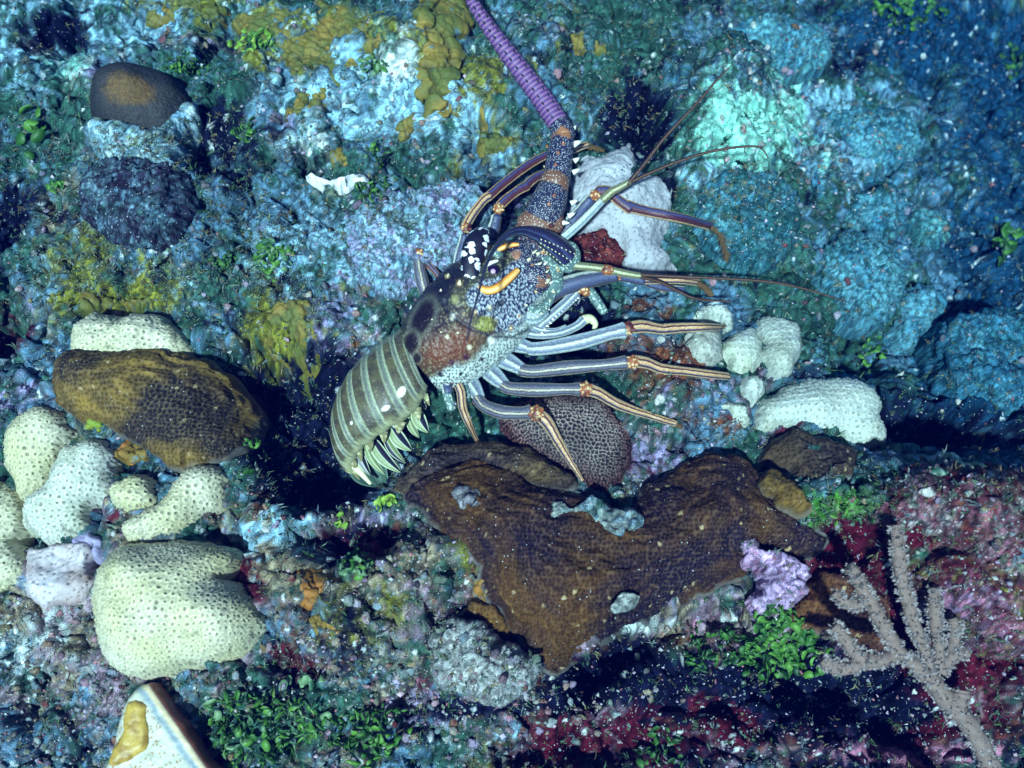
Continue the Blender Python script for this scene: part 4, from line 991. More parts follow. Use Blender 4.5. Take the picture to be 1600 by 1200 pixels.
slab("yellow_patch", [(196,1098),(212,1092),(226,1100),(228,1125),(232,1150),(226,1172),(206,1186),(170,1198),(172,1172),(186,1148),(190,1125)], hq + 55, .012, M_nacre, shl, gq,
     lambda px, py, x, y, d: lerp((.30, .17, .025), (.50, .33, .06), np.clip(.5 + fbm(x, y, .02, 3, .6, 9), 0, 1)))
# ------------------------------------------------------------------ the spiny lobster
W_ = np.array([0.0, -sp, cp])                 # towards the lens, used only to pose the animal
LOB = P(745, 520, 0.0)
lob = link("spiny_lobster", None, label="large spiny lobster with striped legs and one purple antenna, resting on the reef", cat="lobster")
lob.location = LOB
MM = 0.001
RAISE = 22.0                                  # the animal stands this much clear of the reef's mean level (mm)
def lp(px, py, h):
    return P(px, py, (h + RAISE) * MM)

def loft(cen, U, V, nseg=32, a0=0.0, a1=2 * np.pi, cap=True, pw=1.0):
    """rings centre + cos U + sin V; returns verts, faces, uv"""
    n = len(cen)
    full = abs(a1 - a0 - 2 * np.pi) < 1e-6
    k = nseg + 1
    al = np.linspace(a0, a1, k)
    ca, sa = np.cos(al), np.sin(al)
    if pw != 1.0: ca = np.sign(ca) * np.abs(ca) ** pw; sa = np.sign(sa) * np.abs(sa) ** pw
    v = cen[:, None, :] + ca[None, :, None] * U[:, None, :] + sa[None, :, None] * V[:, None, :]
    L = np.concatenate([[0], np.cumsum(np.linalg.norm(np.diff(cen, axis=0), axis=1))])
    uv = np.stack(np.broadcast_arrays(L[:, None], (al / (2 * np.pi))[None, :]), -1).reshape(-1, 2)
    verts = v.reshape(-1, 3)
    f = [grid_faces(n, k)]
    if cap:
        for e, s in ((0, 1), (n - 1, -1)):
            verts = np.vstack([verts, cen[e]]); uv = np.vstack([uv, [L[e], 0.25]])
            i = e * k + np.arange(k - 1)
            tri = np.stack([i, i + 1, np.full(k - 1, len(verts) - 1)], -1)
            f.append(tri if s > 0 else tri[:, ::-1])
    return verts, f, uv

def tube(pts, nseg=14, n=6, flat=1.0, world=None, cap=True, bulge=None):
    """pts: (px, py, height mm, radius px)"""
    pts = np.asarray(pts, float)
    s = spline(pts, n, closed=False) if len(pts) > 2 else np.array([pts[0] + (pts[1] - pts[0]) * t for t in np.linspace(0, 1, 5)])
    c = lp(s[:, 0], s[:, 1], s[:, 2]) if world is None else world(s)
    T = np.gradient(c, axis=0); T /= np.linalg.norm(T, axis=1)[:, None] + 1e-12
    S = np.cross(T, W_); S /= np.linalg.norm(S, axis=1)[:, None] + 1e-9
    Nn = np.cross(S, T)
    dep = to_px(c[:, 0], c[:, 1], c[:, 2])[2]
    r = np.maximum(s[:, 3], 0.1) * dep / FPX
    if bulge is not None: r = r * bulge(np.linspace(0, 1, len(r)))
    # rounded ends
    if cap:
        c = np.vstack([c[0] - T[0] * r[0] * 0.35, c, c[-1] + T[-1] * r[-1] * 0.35])
        S = np.vstack([S[0], S, S[-1]]); Nn = np.vstack([Nn[0], Nn, Nn[-1]]); r = np.concatenate([[r[0] * 0.6], r, [r[-1] * 0.6]])
    return loft(c, S * r[:, None], Nn * (r * flat)[:, None], nseg, cap=cap)

def part(name, geo, mat, parent, col=None, kind=None, label=None):
    v, f, uv = geo
    me = mesh_np(name, v - LOB, f, col=col, uv=uv)
    return link(name, me, mat, parent=parent, kind=kind, label=label)

def merge(geos):
    vs, fs, us, off = [], [], [], 0
    for v, f, u in geos:
        vs.append(v); us.append(u)
        for q in (f if isinstance(f, list) else [f]):
            fs.append(np.asarray(q) + off)
        off += len(v)
    t3 = [q for q in fs if q.shape[1] == 3]; t4 = [q for q in fs if q.shape[1] == 4]
    return np.vstack(vs), [np.vstack(t) for t in (t3, t4) if t], np.vstack(us)

def cone(p, d, L, r, n=5):
    """small spine: point, direction, length, radius (metres)"""
    d = d / (np.linalg.norm(d) + 1e-9)
    a = np.cross(d, [0.3, 0.5, 0.8]); a /= np.linalg.norm(a); b = np.cross(d, a)
    al = np.arange(n) / n * 2 * np.pi
    ring = p + r * (np.cos(al)[:, None] * a + np.sin(al)[:, None] * b)
    mid = p + d * L * 0.5 + 0.62 * r * (np.cos(al)[:, None] * a + np.sin(al)[:, None] * b)
    v = np.vstack([ring, mid, p + d * L])
    i = np.arange(n); j = (i + 1) % n
    return v, [np.stack([i, j, j + n, i + n], -1), np.stack([i + n, j + n, np.full(n, 2 * n)], -1)], np.zeros((len(v), 2))

# -- shell materials
def shell(name, rough=0.38, spec=0.35, bump=0.0007, bscale=700):
    m, nt, b = new_mat(name)
    tc = N(nt, "ShaderNodeTexCoord"); 
    b.inputs["Roughness"].default_value = rough; b.inputs["Specular IOR Level"].default_value = spec
    b.inputs["Coat Weight"].default_value = 0.06; b.inputs["Coat Roughness"].default_value = 0.25
    n2 = N(nt, "ShaderNodeTexNoise"); n2.inputs["Scale"].default_value = bscale; n2.inputs["Detail"].default_value = 3
    nt.links.new(tc.outputs["Object"], n2.inputs["Vector"])
    bp = N(nt, "ShaderNodeBump"); bp.inputs["Distance"].default_value = bump
    nt.links.new(n2.outputs["Fac"], bp.inputs["Height"]); nt.links.new(bp.outputs[0], b.inputs["Normal"])
    return m, nt, b, tc

def speckle_mat(name, dark, light, scale, thr=0.42, warp=0.0, third=None, third_amt=0.0, soft=0.08, elong=None):
    m, nt, b, tc = shell(name)
    vec = tc.outputs["Object"]
    if warp:
        nz = N(nt, "ShaderNodeTexNoise"); nz.inputs["Scale"].default_value = scale * 0.7
        nt.links.new(vec, nz.inputs["Vector"])
        va = N(nt, "ShaderNodeVectorMath", operation='MULTIPLY_ADD')
        va.inputs[1].default_value = (warp,) * 3
        nt.links.new(nz.outputs["Color"], va.inputs[0]); nt.links.new(vec, va.inputs[2]); vec = va.outputs[0]
    v = N(nt, "ShaderNodeTexVoronoi"); v.inputs["Scale"].default_value = scale
    nt.links.new(vec, v.inputs["Vector"])
    r = ramp(nt, [(thr - soft, light), (thr, dark)])
    nt.links.new(v.outputs["Distance"], r.inputs[0])
    col = r.outputs[0]
    if third:
        n3 = N(nt, "ShaderNodeTexNoise"); n3.inputs["Scale"].default_value = 35
        nt.links.new(tc.outputs["Object"], n3.inputs["Vector"])
        rr = ramp(nt, [(0.5 - third_amt, (0, 0, 0)), (0.62 - third_amt, (1, 1, 1))])
        nt.links.new(n3.outputs["Fac"], rr.inputs[0])
        col = mixrgb(nt, 'MIX', rr.outputs[0], col, third)
    nt.links.new(col, b.inputs["Base Color"])
    return m

def stripe_mat(name, stops, noise=0.42, rough=0.36):
    """stripes that run along a limb; colour follows the angle round it"""
    m, nt, b, tc = shell(name, rough=rough)
    uv = N(nt, "ShaderNodeUVMap"); sx = N(nt, "ShaderNodeSeparateXYZ"); nt.links.new(uv.outputs[0], sx.inputs[0])
    nz = N(nt, "ShaderNodeTexNoise"); nz.inputs["Scale"].default_value = 120; nz.inputs["Detail"].default_value = 2
    nt.links.new(tc.outputs["Object"], nz.inputs["Vector"])
    ma = N(nt, "ShaderNodeMath", operation='MULTIPLY_ADD'); ma.inputs[1].default_value = 0.05
    nt.links.new(nz.outputs["Fac"], ma.inputs[0]); nt.links.new(sx.outputs[1], ma.inputs[2])
    su = N(nt, "ShaderNodeMath", operation='SUBTRACT'); su.inputs[1].default_value = 0.025; nt.links.new(ma.outputs[0], su.inputs[0])
    r = ramp(nt, stops); nt.links.new(su.outputs[0], r.inputs[0])
    n2 = N(nt, "ShaderNodeTexNoise"); n2.inputs["Scale"].default_value = 500; n2.inputs["Detail"].default_value = 3
    nt.links.new(tc.outputs["Object"], n2.inputs["Vector"])
    mr = N(nt, "ShaderNodeMapRange"); mr.inputs["From Min"].default_value = .3; mr.inputs["From Max"].default_value = .7
    mr.inputs["To Min"].default_value = 1 - noise; mr.inputs["To Max"].default_value = 1 + noise
    nt.links.new(n2.outputs["Fac"], mr.inputs["Value"])
    col = mixrgb(nt, 'MULTIPLY', 1.0, r.outputs[0], mr.outputs["Result"])
    nt.links.new(col, b.inputs["Base Color"])
    return m

BLU = (.058, .062, .095); LAV = (.13, .125, .155); ORA = (.48, .25, .10); CRE = (.46, .38, .24); DRK = (.026, .022, .045); PAL = (.30, .34, .30); MAR = (.10, .02, .02)
M_thigh = stripe_mat("blue_striped_leg", [(0, PAL), (.05, CRE), (.08, DRK), (.10, BLU), (.17, LAV), (.20, DRK), (.22, (.34, .30, .24)), (.245, CRE), (.26, DRK), (.275, LAV), (.36, BLU), (.42, LAV), (.45, CRE), (.5, PAL), (1, PAL)])
M_pale = stripe_mat("pale_blue_leg", [(0, (.40, .46, .42)), (.10, (.40, .46, .45)), (.14, (.12, .14, .20)), (.20, (.22, .25, .30)), (.25, (.50, .54, .42)), (.29, (.09, .10, .16)), (.36, (.20, .24, .30)), (.42, (.5, .58, .6)), (1, (.5, .58, .6))])
M_shank = stripe_mat("orange_striped_leg", [(0, ORA), (.09, CRE), (.12, MAR), (.15, DRK), (.18, LAV), (.205, ORA), (.27, (.52, .34, .18)), (.285, MAR), (.315, DRK), (.34, ORA), (.42, CRE), (.45, MAR), (.5, ORA), (1, ORA)])
M_dusk = stripe_mat("dark_striped_leg", [(0, ORA), (.07, (.70, .42, .2)), (.11, DRK), (.16, MAR), (.24, (.05, .02, .05)), (.30, (.06, .06, .16)), (.36, DRK), (.40, ORA), (.46, CRE), (.5, ORA), (1, DRK)])
M_deep = stripe_mat("deep_blue_leg", [(0, CRE), (.06, DRK), (.10, BLU), (.22, (.035, .05, .13)), (.34, BLU), (.38, (.50, .55, .48)), (.44, (.42, .46, .42)), (.5, PAL), (1, PAL)])
M_joint = speckle_mat("orange_knee", (.30, .09, .03), (.62, .45, .22), 210, thr=.5, soft=.12, third=(.08, .015, .02), third_amt=-.04)
M_speck = speckle_mat("white_speckled_navy_shell", (.016, .017, .048), (.48, .50, .52), 440, thr=.34, warp=.0026, third=(.30, .12, .05), third_amt=-.10)
M_speck_o = speckle_mat("speckled_rust_shell", (.17, .075, .045), (.55, .50, .42), 300, thr=.34, warp=.002)
M_mottle = speckle_mat("black_white_mottled_horn", (.008, .007, .02), (.78, .80, .82), 82, thr=.46, warp=.016, soft=.04)
M_green = speckle_mat("green_speckled_cuff", (.10, .17, .16), (.45, .55, .48), 240, thr=.4, warp=.004)
M_horn = stripe_mat("orange_horn", [(0, (.02, .01, .02)), (.06, (.3, .08, .02)), (.12, (.85, .36, .05)), (.22, (.95, .60, .22)), (.32, (.85, .33, .04)), (.42, (.5, .14, .02)), (.46, (.02, .01, .02)), (1, (.02, .01, .02))], noise=.1)
M_ann = stripe_mat("olive_antennule", [(0, (.35, .33, .15)), (.12, (.10, .10, .06)), (.24, (.45, .46, .25)), (.3, (.12, .12, .07)), (.5, (.3, .3, .15)), (1, (.3, .3, .15))])
M_whip = stripe_mat("dark_brown_whip", [(0, (.02, .010, .01)), (.2, (.10, .05, .025)), (.3, (.03, .015, .015)), (.5, (.03, .015, .02)), (1, (.03, .015, .02))])
M_cream = shell("cream_shell")[0]; M_cream.node_tree.nodes["Principled BSDF"].inputs["Base Color"].default_value = (.66, .62, .38, 1)
M_white = shell("white_spine")[0]; M_white.node_tree.nodes["Principled BSDF"].inputs["Base Color"].default_value = (.75, .76, .68, 1)
M_blackspine = shell("black_spine")[0]; M_blackspine.node_tree.nodes["Principled BSDF"].inputs["Base Color"].default_value = (.010, .008, .03, 1)

def shell_col(name, **k):
    m, nt, b, tc = shell(name, **k)
    at = N(nt, "ShaderNodeAttribute", attribute_name="Col"); nt.links.new(at.outputs["Color"], b.inputs["Base Color"])
    return m
M_shell = shell_col("painted_carapace")

# -- carapace
st = np.array([ # px, py, height, half width, half height
 (655, 570, 52, 50, 40), (664, 562, 58, 60, 50), (676, 551, 62, 68, 58), (694, 535, 66, 76, 64), (715, 516, 68, 81, 68), (742, 492, 70, 83, 70),
 (768, 469, 70, 80, 68), (790, 449, 68, 74, 62), (808, 433, 64, 66, 54), (824, 419, 60, 56, 46), (838, 407, 56, 40, 36), (848, 398, 54, 18, 20)], float)
s = spline(st, 18, closed=False)
cen = lp(s[:, 0], s[:, 1], s[:, 2])
ud = np.array([0.62, 0.78]); ud /= np.linalg.norm(ud)
Uw = np.array([ud[0], -ud[1] * cp, -ud[1] * sp])
Uw = np.array([Uw[0], Uw[1], Uw[2]])
AXd = np.array([0.76, 0.65, 0]); Vw = W_ * 1.0
U = Uw[None] * (s[:, 3] * 0.00096)[:, None]; V = Vw[None] * (s[:, 4] * 0.00096)[:, None]
v, f, uv = loft(cen, U, V, 260)
px_, py_, _ = to_px(v[:, 0], v[:, 1], v[:, 2])
nrm = v - np.repeat(cen, 261, 0) if False else None
cc = np.vstack([np.repeat(cen, 261, 0), cen[0], cen[-1]])
nv = v - cc; nl = np.linalg.norm(nv, axis=1)[:, None] + 1e-9; nv = nv / nl
def gauss(cx, cy, rx, ry, rot=0, p=2):
    a = math.radians(rot); ux = px_ - cx; uy = py_ - cy
    return np.exp(-np.minimum((((ux * math.cos(a) + uy * math.sin(a)) / rx) ** 2 + ((-ux * math.sin(a) + uy * math.cos(a)) / ry) ** 2) ** (p / 2), 40))
vv = uv[:, 1] * 2 * np.pi
lat = np.cos(vv)                      # +1 on the lower right flank, -1 on the far side
X2, Y2 = px_ * 0.001, py_ * 0.001
def spk(size, seed, thr, jit=.8):
    f1, f2, cid = cells(X2 + .0012 * gn(X2 * 400, Y2 * 400, 7), Y2, size, seed, jit)
    return sstep(thr, thr - .12, f1), cid
n1 = fbm(X2, Y2, .03, 3, .6, 5)
olive = np.array([.075, .075, .038])
col = lerp(olive, (.03, .032, .036), np.clip(.5 + n1, 0, 1))
# dusky front and back
dk = np.clip(gauss(660, 480, 34, 60, 25) + gauss(700, 435, 50, 22, -35), 0, 1); col = lerp(col, np.broadcast_to([.010, .008, .022], col.shape), dk)
red = np.clip(gauss(702, 542, 54, 30, -28) * 1.3, 0, 1); col = lerp(col, np.broadcast_to([.125, .032, .011], col.shape), red * .95)
dk2 = gauss(690, 505, 44, 16, -35); col = lerp(col, np.broadcast_to([.022, .010, .02], col.shape), np.clip(dk2, 0, 1) * .85)
# fine yellow speckle over the back
a_, cid = spk(.0046, 11, .34); col = lerp(col, np.broadcast_to([.34, .33, .17], col.shape), a_ * (cid > .45) * (1 - red * .7) * (1 - dk) * .75)
# cheek: navy with dense white net
ch = np.clip(gauss(805, 490, 34, 32, 0, 4) + gauss(765, 462, 38, 26, -10, 4) + gauss(822, 440, 42, 38, 0, 4) + gauss(775, 495, 26, 22) * .7, 0, 1)
a_, cid = spk(.0043, 12, .42); chc = lerp(np.broadcast_to([.022, .026, .075], col.shape), (.44, .50, .53), a_)
col = lerp(col, chc, sstep(.3, .6, ch))
yo = gauss(757, 505, 21, 13, -10, 4); a_, cid = spk(.0042, 15, .35); col = lerp(col, lerp(np.broadcast_to([.26, .25, .06], col.shape), (.06, .05, .02), a_), sstep(.3, .7, yo))
# pale flank with black dots
fl = sstep(.50, .72, lat + .08 * n1 + 0.10 * gauss(690, 590, 40, 30) - .16 * sstep(760, 840, px_))
a_, cid = spk(.0050, 13, .36, .6); flc = lerp(np.broadcast_to([.50, .57, .52], col.shape), (.02, .025, .03), a_ * .9)
col = lerp(col, flc, fl)
fe = sstep(.955, .985, lat); col = lerp(col, np.broadcast_to([.5, .6, .6], col.shape), fe)
for (cx, cy, r, c) in [(767,530,6,(.75,.78,.75)),(765,481,4.2,(.6,.62,.45)),(707,496,4.5,(.8,.8,.75)),(699,526,3,(.6,.55,.4)),(732,541,4,(.55,.5,.35)),(727,556,5,(.05,.01,.02)),
  (704,565,4.5,(.05,.01,.02)),(687,584,4,(.02,.012,.03)),(719,583,3,(.02,.012,.03)),(752,560,3,(.02,.012,.03)),(661,502,0,(0,0,0)),(646,559,6,(.03,.01,.03)),(651,575,5,(.03,.012,.03)),
  (666,590,5,(.03,.02,.03)),(742,487,3.5,(.5,.25,.1)),(808,491,4,(.7,.75,.7)),(796,510,4,(.35,.2,.1)),(700,433,4,(.4,.3,.12)),(720,445,5,(.3,.16,.05)),(675,492,7,(.03,.01,.03)),(713,470,6,(.22,.2,.08))]:
    if r: col = lerp(col, np.broadcast_to(c, col.shape), gauss(cx, cy, r, r * 1.15, 0, 6))
for (cx, cy, rx, ry, rot) in [(661,498,15,31,24),(643,537,11,18,12),(652,560,6,8,0)]:
    o_ = gauss(cx, cy, rx * 1.28, ry * 1.2, rot, 6); i_ = gauss(cx, cy, rx, ry, rot, 6)
    col = lerp(col, np.broadcast_to([.26, .27, .20], col.shape), np.clip(o_ - i_, 0, 1) * .65); col = lerp(col, np.broadcast_to([.010, .006, .012], col.shape), i_)
# relief: grooves, swellings
def seg_d(pts):
    best = np.full(px_.shape, 1e9)
    for (a, b), (c, d) in zip(pts[:-1], pts[1:]):
        ex, ey = c - a, d - b; t = np.clip(((px_ - a) * ex + (py_ - b) * ey) / (ex * ex + ey * ey), 0, 1)
        best = np.minimum(best, np.hypot(px_ - a - t * ex, py_ - b - t * ey))
    return best
gr = [seg_d([(690,470),(705,495),(735,512),(770,526),(800,527),(826,515)]), seg_d([(741,505),(752,490),(768,480),(785,470)]), seg_d([(786,520),(770,500),(772,484),(790,468)]), seg_d([(688,440),(700,462),(697,485)])]
rel = 0
for i, g in enumerate(gr):
    k = np.exp(-(g / 3.2) ** 2); rel = rel - .0030 * k
    col = lerp(col, np.broadcast_to([.012, .014, .03], col.shape), np.clip(np.exp(-(g / (2.2 if i else 2.8)) ** 2), 0, 1) * .85)
rel = rel + .006 * gauss(757, 506, 24, 16) + .007 * gauss(800, 492, 26, 26) + .006 * gauss(712, 458, 20, 28) + .005 * gauss(700, 540, 60, 36)
rel = rel + .0016 * fbm(X2, Y2, .012, 3, .7, 3) + .0011 * spk(.0046, 11, .40)[0]
rel = rel * (np.dot(nv, W_) > -.2)
v = v + nv * np.asarray(rel)[:, None]
carap = part("carapace", (v, f, uv), M_shell, lob, col=col)
# spines of the carapace
def surf(px0, py0):
    i = np.argmin((px_ - px0) ** 2 + (py_ - py0) ** 2 + 1e4 * (np.dot(nv, W_) < 0)); return v[i], nv[i]
for (x0, y0, L, r) in [(699,526,6,3),(732,541,6,3),(700,433,9,4),(720,446,12,5),(745,470,7,3),(707,496,5,3),(765,481,6,3.4),(808,491,7,3.4),(796,511,5,3),(780,452,8,3),(760,448,7,3),
   (742,487,5,2.6),(689,455,6,3),(675,500,4,2.6),(725,490,5,3),(715,520,5,3),(690,520,4,2.6),(767,530,3.5,5),(730,420,8,4),(835,455,9,3.4),(820,475,7,3)]:
    p_, n_ = surf(x0, y0)
    part("spine", cone(p_ - n_ * .001, n_ + np.array([.5, .4, 0]), L * .7 * MM, r * .75 * MM, 7), M_cream if (x0 + y0) % 3 else M_joint, lob)

M_side = speckle_mat('olive_cream_spike', (.20, .19, .09), (.48, .46, .26), 160, thr=.55, warp=.004, soft=.3)
# -- tail: overlapping rings
BND = [((634,510),(668,606),7,62),((616,520),(661,624),9,62),((600,531),(645,647),11,60),((578,549),(612,667),14,56),((556,569),(590,682),18,50),
       ((541,592),(568,697),22,42),((530,617),(555,711),26,32),((526,645),(548,727),30,20),((532,668),(552,740),34,6)]
left = np.array([-.94, -.34 * cp, -.34 * sp])
def ring(b):
    (a, c, ph, h) = b
    A = lp(a[0], a[1], h); B = lp(c[0], c[1], h); m = (A + B) / 2; U_ = (B - A) / 2
    r = np.linalg.norm(U_) * .70; ph = math.radians(ph)
    return m, U_, (math.cos(ph) * W_ + math.sin(ph) * left) * r
RG = [ring(b) for b in BND]
for i in range(len(RG) - 1):
    (m0, U0, V0), (m1, U1, V1) = RG[i], RG[i + 1]
    ts = np.concatenate([[-.10], np.linspace(0, 1.04, 26), [1.05]])
    c_ = m0 + (m1 - m0) * ts[:, None]; U_ = U0 + (U1 - U0) * ts[:, None]; V_ = V0 + (V1 - V0) * ts[:, None]
    tt = np.clip(ts, 0, 1)
    k = 0.955 + .045 * np.sin(np.pi * np.clip(tt, 0, 1) ** .8) + .022 * (tt > .30) - .02 * np.exp(-((tt - .30) / .035) ** 2)
    k[-1] = .90
    U_ *= k[:, None]; V_ *= k[:, None]
    g = loft(c_, U_, V_, 120, a0=math.radians(-14), a1=math.radians(196), cap=False)
    n_t = len(ts); al = np.linspace(-14, 196, 121)
    T_, A_ = np.meshgrid(tt, al, indexing='ij'); T_ = T_.ravel(); A_ = A_.ravel()
    xx, yy = g[0][:, 0], g[0][:, 1]
    nn = fbm(xx * 1.0, yy, .02, 3, .6, 33 + i)
    c = lerp(np.broadcast_to([.105, .095, .045], (len(T_), 3)), (.060, .050, .035), np.clip(.5 + nn, 0, 1))
    front = sstep(.30, .26, T_); c = lerp(c, np.broadcast_to([.15, .17, .14], c.shape), front * .8)
    line = np.clip(np.exp(-((T_ - .31) / .022) ** 2) + np.exp(-((T_ - .05) / .025) ** 2) * .8 + np.exp(-((T_ - .975) / .028) ** 2), 0, 1)
    c = lerp(c, np.broadcast_to([.52, .60, .40], c.shape), line * .9)
    side = sstep(46, 10, A_ + 6 * nn) ; c = lerp(c, np.broadcast_to([.50, .50, .27], c.shape), side * .75)
    side2 = sstep(140, 165, A_); c = lerp(c, np.broadcast_to([.25, .32, .26], c.shape), side2 * .6)
    f1, f2, cid = cells(xx + g[0][:, 2] * .7, yy, .005, 40 + i, .8); c = c * (1 - .45 * sstep(.34, .15, f1) * (cid > .35))[:, None]
    f1, f2, cid = cells(xx * 1.3, yy + g[0][:, 2] * .5, .0036, 60 + i, .9); c = c + (.16 * sstep(.3, .12, f1) * (cid > .86))[:, None]
    for (sa, stt, sr) in ([(62, .68, .11)] if i == 1 else [(56, .66, .065)] if i == 2 else [(70, .58, .035)] if i == 4 else []):
        d_ = np.hypot((A_ - sa) / 70.0, (T_ - stt) * .28); c = lerp(c, np.broadcast_to([.75, .78, .66], c.shape), sstep(sr, sr * .7, d_))
    seg = part("tail_segment", g, M_shell, lob, col=c)
    # side spike of the segment
    Bn = g[0].reshape(n_t, 121, 3)
    b0 = Bn[6, 8]; b1 = Bn[-4, 6]
    tip = lp(BND[i + 1][1][0] + 10, BND[i + 1][1][1] + 10, BND[i + 1][3] - 12)
    base = (b0 + b1) / 2
    path = np.array([b1 * .55 + b0 * .45, base * .45 + tip * .55, tip])
    wd = np.linalg.norm(b1 - b0) * .5
    cs = spline(path, 5, closed=False); wd = wd * .8; Tn = np.gradient(cs, axis=0); Tn /= np.linalg.norm(Tn, axis=1)[:, None]
    Sx = np.cross(Tn, W_); Sx /= np.linalg.norm(Sx, axis=1)[:, None]; rr = wd * np.linspace(1, .08, len(cs)) ** .8
    part("side_spike", loft(cs, Sx * rr[:, None], W_[None] * (rr * .45)[:, None], 12), M_side, seg)
# swimmerets, leaf shaped flaps with a dark half
def leaf(b, t, w, h0, h1, c1, c2, edge=(.46, .52, .36)):
    n, k = 24, 17
    T_ = np.linspace(0, 1, n); S_ = np.linspace(-1, 1, k)
    bx = b[0] + (t[0] - b[0]) * T_; by = b[1] + (t[1] - b[1]) * T_; hh = h0 + (h1 - h0) * T_
    dx, dy = t[0] - b[0], t[1] - b[1]; L = math.hypot(dx, dy); nx, ny = -dy / L, dx / L
    bend = 0.08 * L * np.sin(np.pi * T_)
    ww = w * (np.sin(np.pi * np.clip(T_ * .96 + .02, 0, 1) ** .8) ** .75)
    TT, SS = np.meshgrid(T_, S_, indexing='ij')
    X = bx[:, None] + nx * (ww[:, None] * SS + bend[:, None]); Y = by[:, None] + ny * (ww[:, None] * SS + bend[:, None])
    H = hh[:, None] + RAISE + 3.5 * (1 - SS ** 2)
    top = P(X, Y, H * MM).reshape(-1, 3); bot = P(X, Y, (H - 2.2) * MM).reshape(-1, 3)
    c = np.where((SS < 0.05)[..., None], np.array(c1), np.array(c2))
    c = np.where((np.abs(SS) > .80)[..., None] | (np.abs(SS - .05) < .06)[..., None], np.array(edge), c).reshape(-1, 3)
    fa = grid_faces(n, k)
    e = np.concatenate([np.arange(n) * k]), np.arange(n) * k + k - 1
    m = n * k
    s1 = np.stack([e[0][:-1], e[0][1:], e[0][1:] + m, e[0][:-1] + m], -1); s2 = np.stack([e[1][1:], e[1][:-1], e[1][:-1] + m, e[1][1:] + m], -1)
    vv_ = np.vstack([top, bot]); return (vv_, [np.vstack([fa, fa[:, ::-1] + m, s1, s2])], np.zeros((2 * m, 2))), np.vstack([c, c])
OLV = (.19, .24, .10); BLK = (.012, .010, .03)
for args in [((648,636),(669,676),11.5,34,22,BLK,OLV), ((610,666),(643,704),12,30,18,BLK,OLV), ((578,682),(626,738),11,26,12,BLK,OLV), ((560,698),(579,743),7.5,20,6,BLK,(.2,.2,.2)),
             ((638,650),(655,684),6.5,30,22,OLV,OLV), ((600,678),(634,724),7,28,16,OLV,BLK), ((570,692),(602,742),6.5,24,10,OLV,OLV), ((554,702),(566,742),5,18,4,OLV,OLV), ((655,622),(666,640),6,36,30,BLK,BLK), ((608,658),(622,672),6,34,28,(.45,.5,.36),BLK)]:
    g, c = leaf(*args); part("swimmeret", g, M_shell, lob, col=c)
g, c = leaf((575,668),(606,770),20,6,-60,(.05,.10,.07),(.04,.08,.06),(.10,.16,.12)); part("tail_fan", g, M_shell, lob, col=c)
g, c = leaf((548,715),(590,760),16,0,-50,(.05,.10,.07),(.03,.06,.05),(.10,.16,.12)); part("tail_fan", g, M_shell, lob, col=c)
part("tail_spine", tube([(538,706,18,9),(548,722,14,7),(563,738,8,5),(579,756,0,2.5)], flat=.7), M_cream, lob)

def tuft(pts, n=260, L=.011, seed=1):
    pts = np.array(pts, float); s_ = spline(pts, 8, closed=False); c_ = lp(s_[:, 0], s_[:, 1], s_[:, 2]); r = np.random.default_rng(seed); gs = []
    T_ = np.gradient(c_, axis=0); T_ /= np.linalg.norm(T_, axis=1)[:, None]
    for i in range(n):
        k = r.integers(len(c_)); d = r.normal(size=3); d -= T_[k] * np.dot(d, T_[k]); d /= np.linalg.norm(d); d = d * .75 + T_[k] * .8
        gs.append(cone(c_[k] + r.normal(size=3) * s_[k, 3] * .00022, d, L * r.uniform(.5, 1.1) * s_[k, 3] / 9, .0006, 3))
    return merge(gs)
M_fuzz = shell("brown_fuzz", rough=.9)[0]; M_fuzz.node_tree.nodes["Principled BSDF"].inputs["Base Color"].default_value = (.15, .085, .03, 1)

# -- legs: thigh (with knee, shank and foot as its pieces)
def leg(thigh, knee, shank, foot, mats, foot_on_ground=True, spines=True):
    th = part("leg", tube(thigh, 20, 8, flat=.85, bulge=lambda t: 1 + .13 * np.cos(2 * np.pi * t) ** 2), mats[0], lob)
    if knee:
        kx, ky, kh, kr = knee
        gs = [tube([(kx - kr * .5, ky + kr * .2, kh, kr * .8), (kx, ky, kh + 1, kr), (kx + kr * .5, ky, kh, kr * .8)], 14, 5)]
        for q in range(7):
            a = q * .9 + .3
            gs.append(cone(lp(kx + kr * .75 * math.cos(a), ky + kr * .75 * math.sin(a), kh + kr * .5), np.array([math.cos(a), -math.sin(a), 1.0]), kr * .42 * MM, kr * .34 * MM, 6))
        part("knee", merge(gs), M_joint, th)
    if shank: part("shank", tube(shank, 18, 7, flat=.85, bulge=lambda t: 1 + .10 * np.cos(2 * np.pi * t)), mats[1], th)
    if foot:
        foot = [list(p) for p in foot]
        if foot_on_ground:
            gz = ground_at([foot[-1][0]], [foot[-1][1]])[0][2] * 1000
            foot[-1][2] = gz + foot_on_ground
        part("foot", tube(foot, 16, 7, flat=.9, bulge=lambda t: 1 + .12 * (1 - t) ** 4), mats[2], th)
    return th
A = (M_thigh, M_shank, M_shank)
def base(pts, m=None):
    part("leg_base", tube(pts, 16, 6, flat=.9), m or M_green, lob)
base([(800,535,40,14),(815,540,44,12),(830,544,46,9)], M_pale)
leg([(826,545,46,9),(850,544,52,11),(905,534,60,11),(955,520,66,11),(975,516,68,12)], (982,513,66,11), [(984,512,66,9),(1005,510,64,11),(1030,514,58,9),(1042,514,55,7)], [(1038,514,56,8),(1065,512,52,8),(1100,511,46,7),(1125,511,40,5)], (M_pale, M_shank, M_shank), 34)
base([(785,560,38,15),(800,568,42,13),(818,578,44,9)], M_pale)
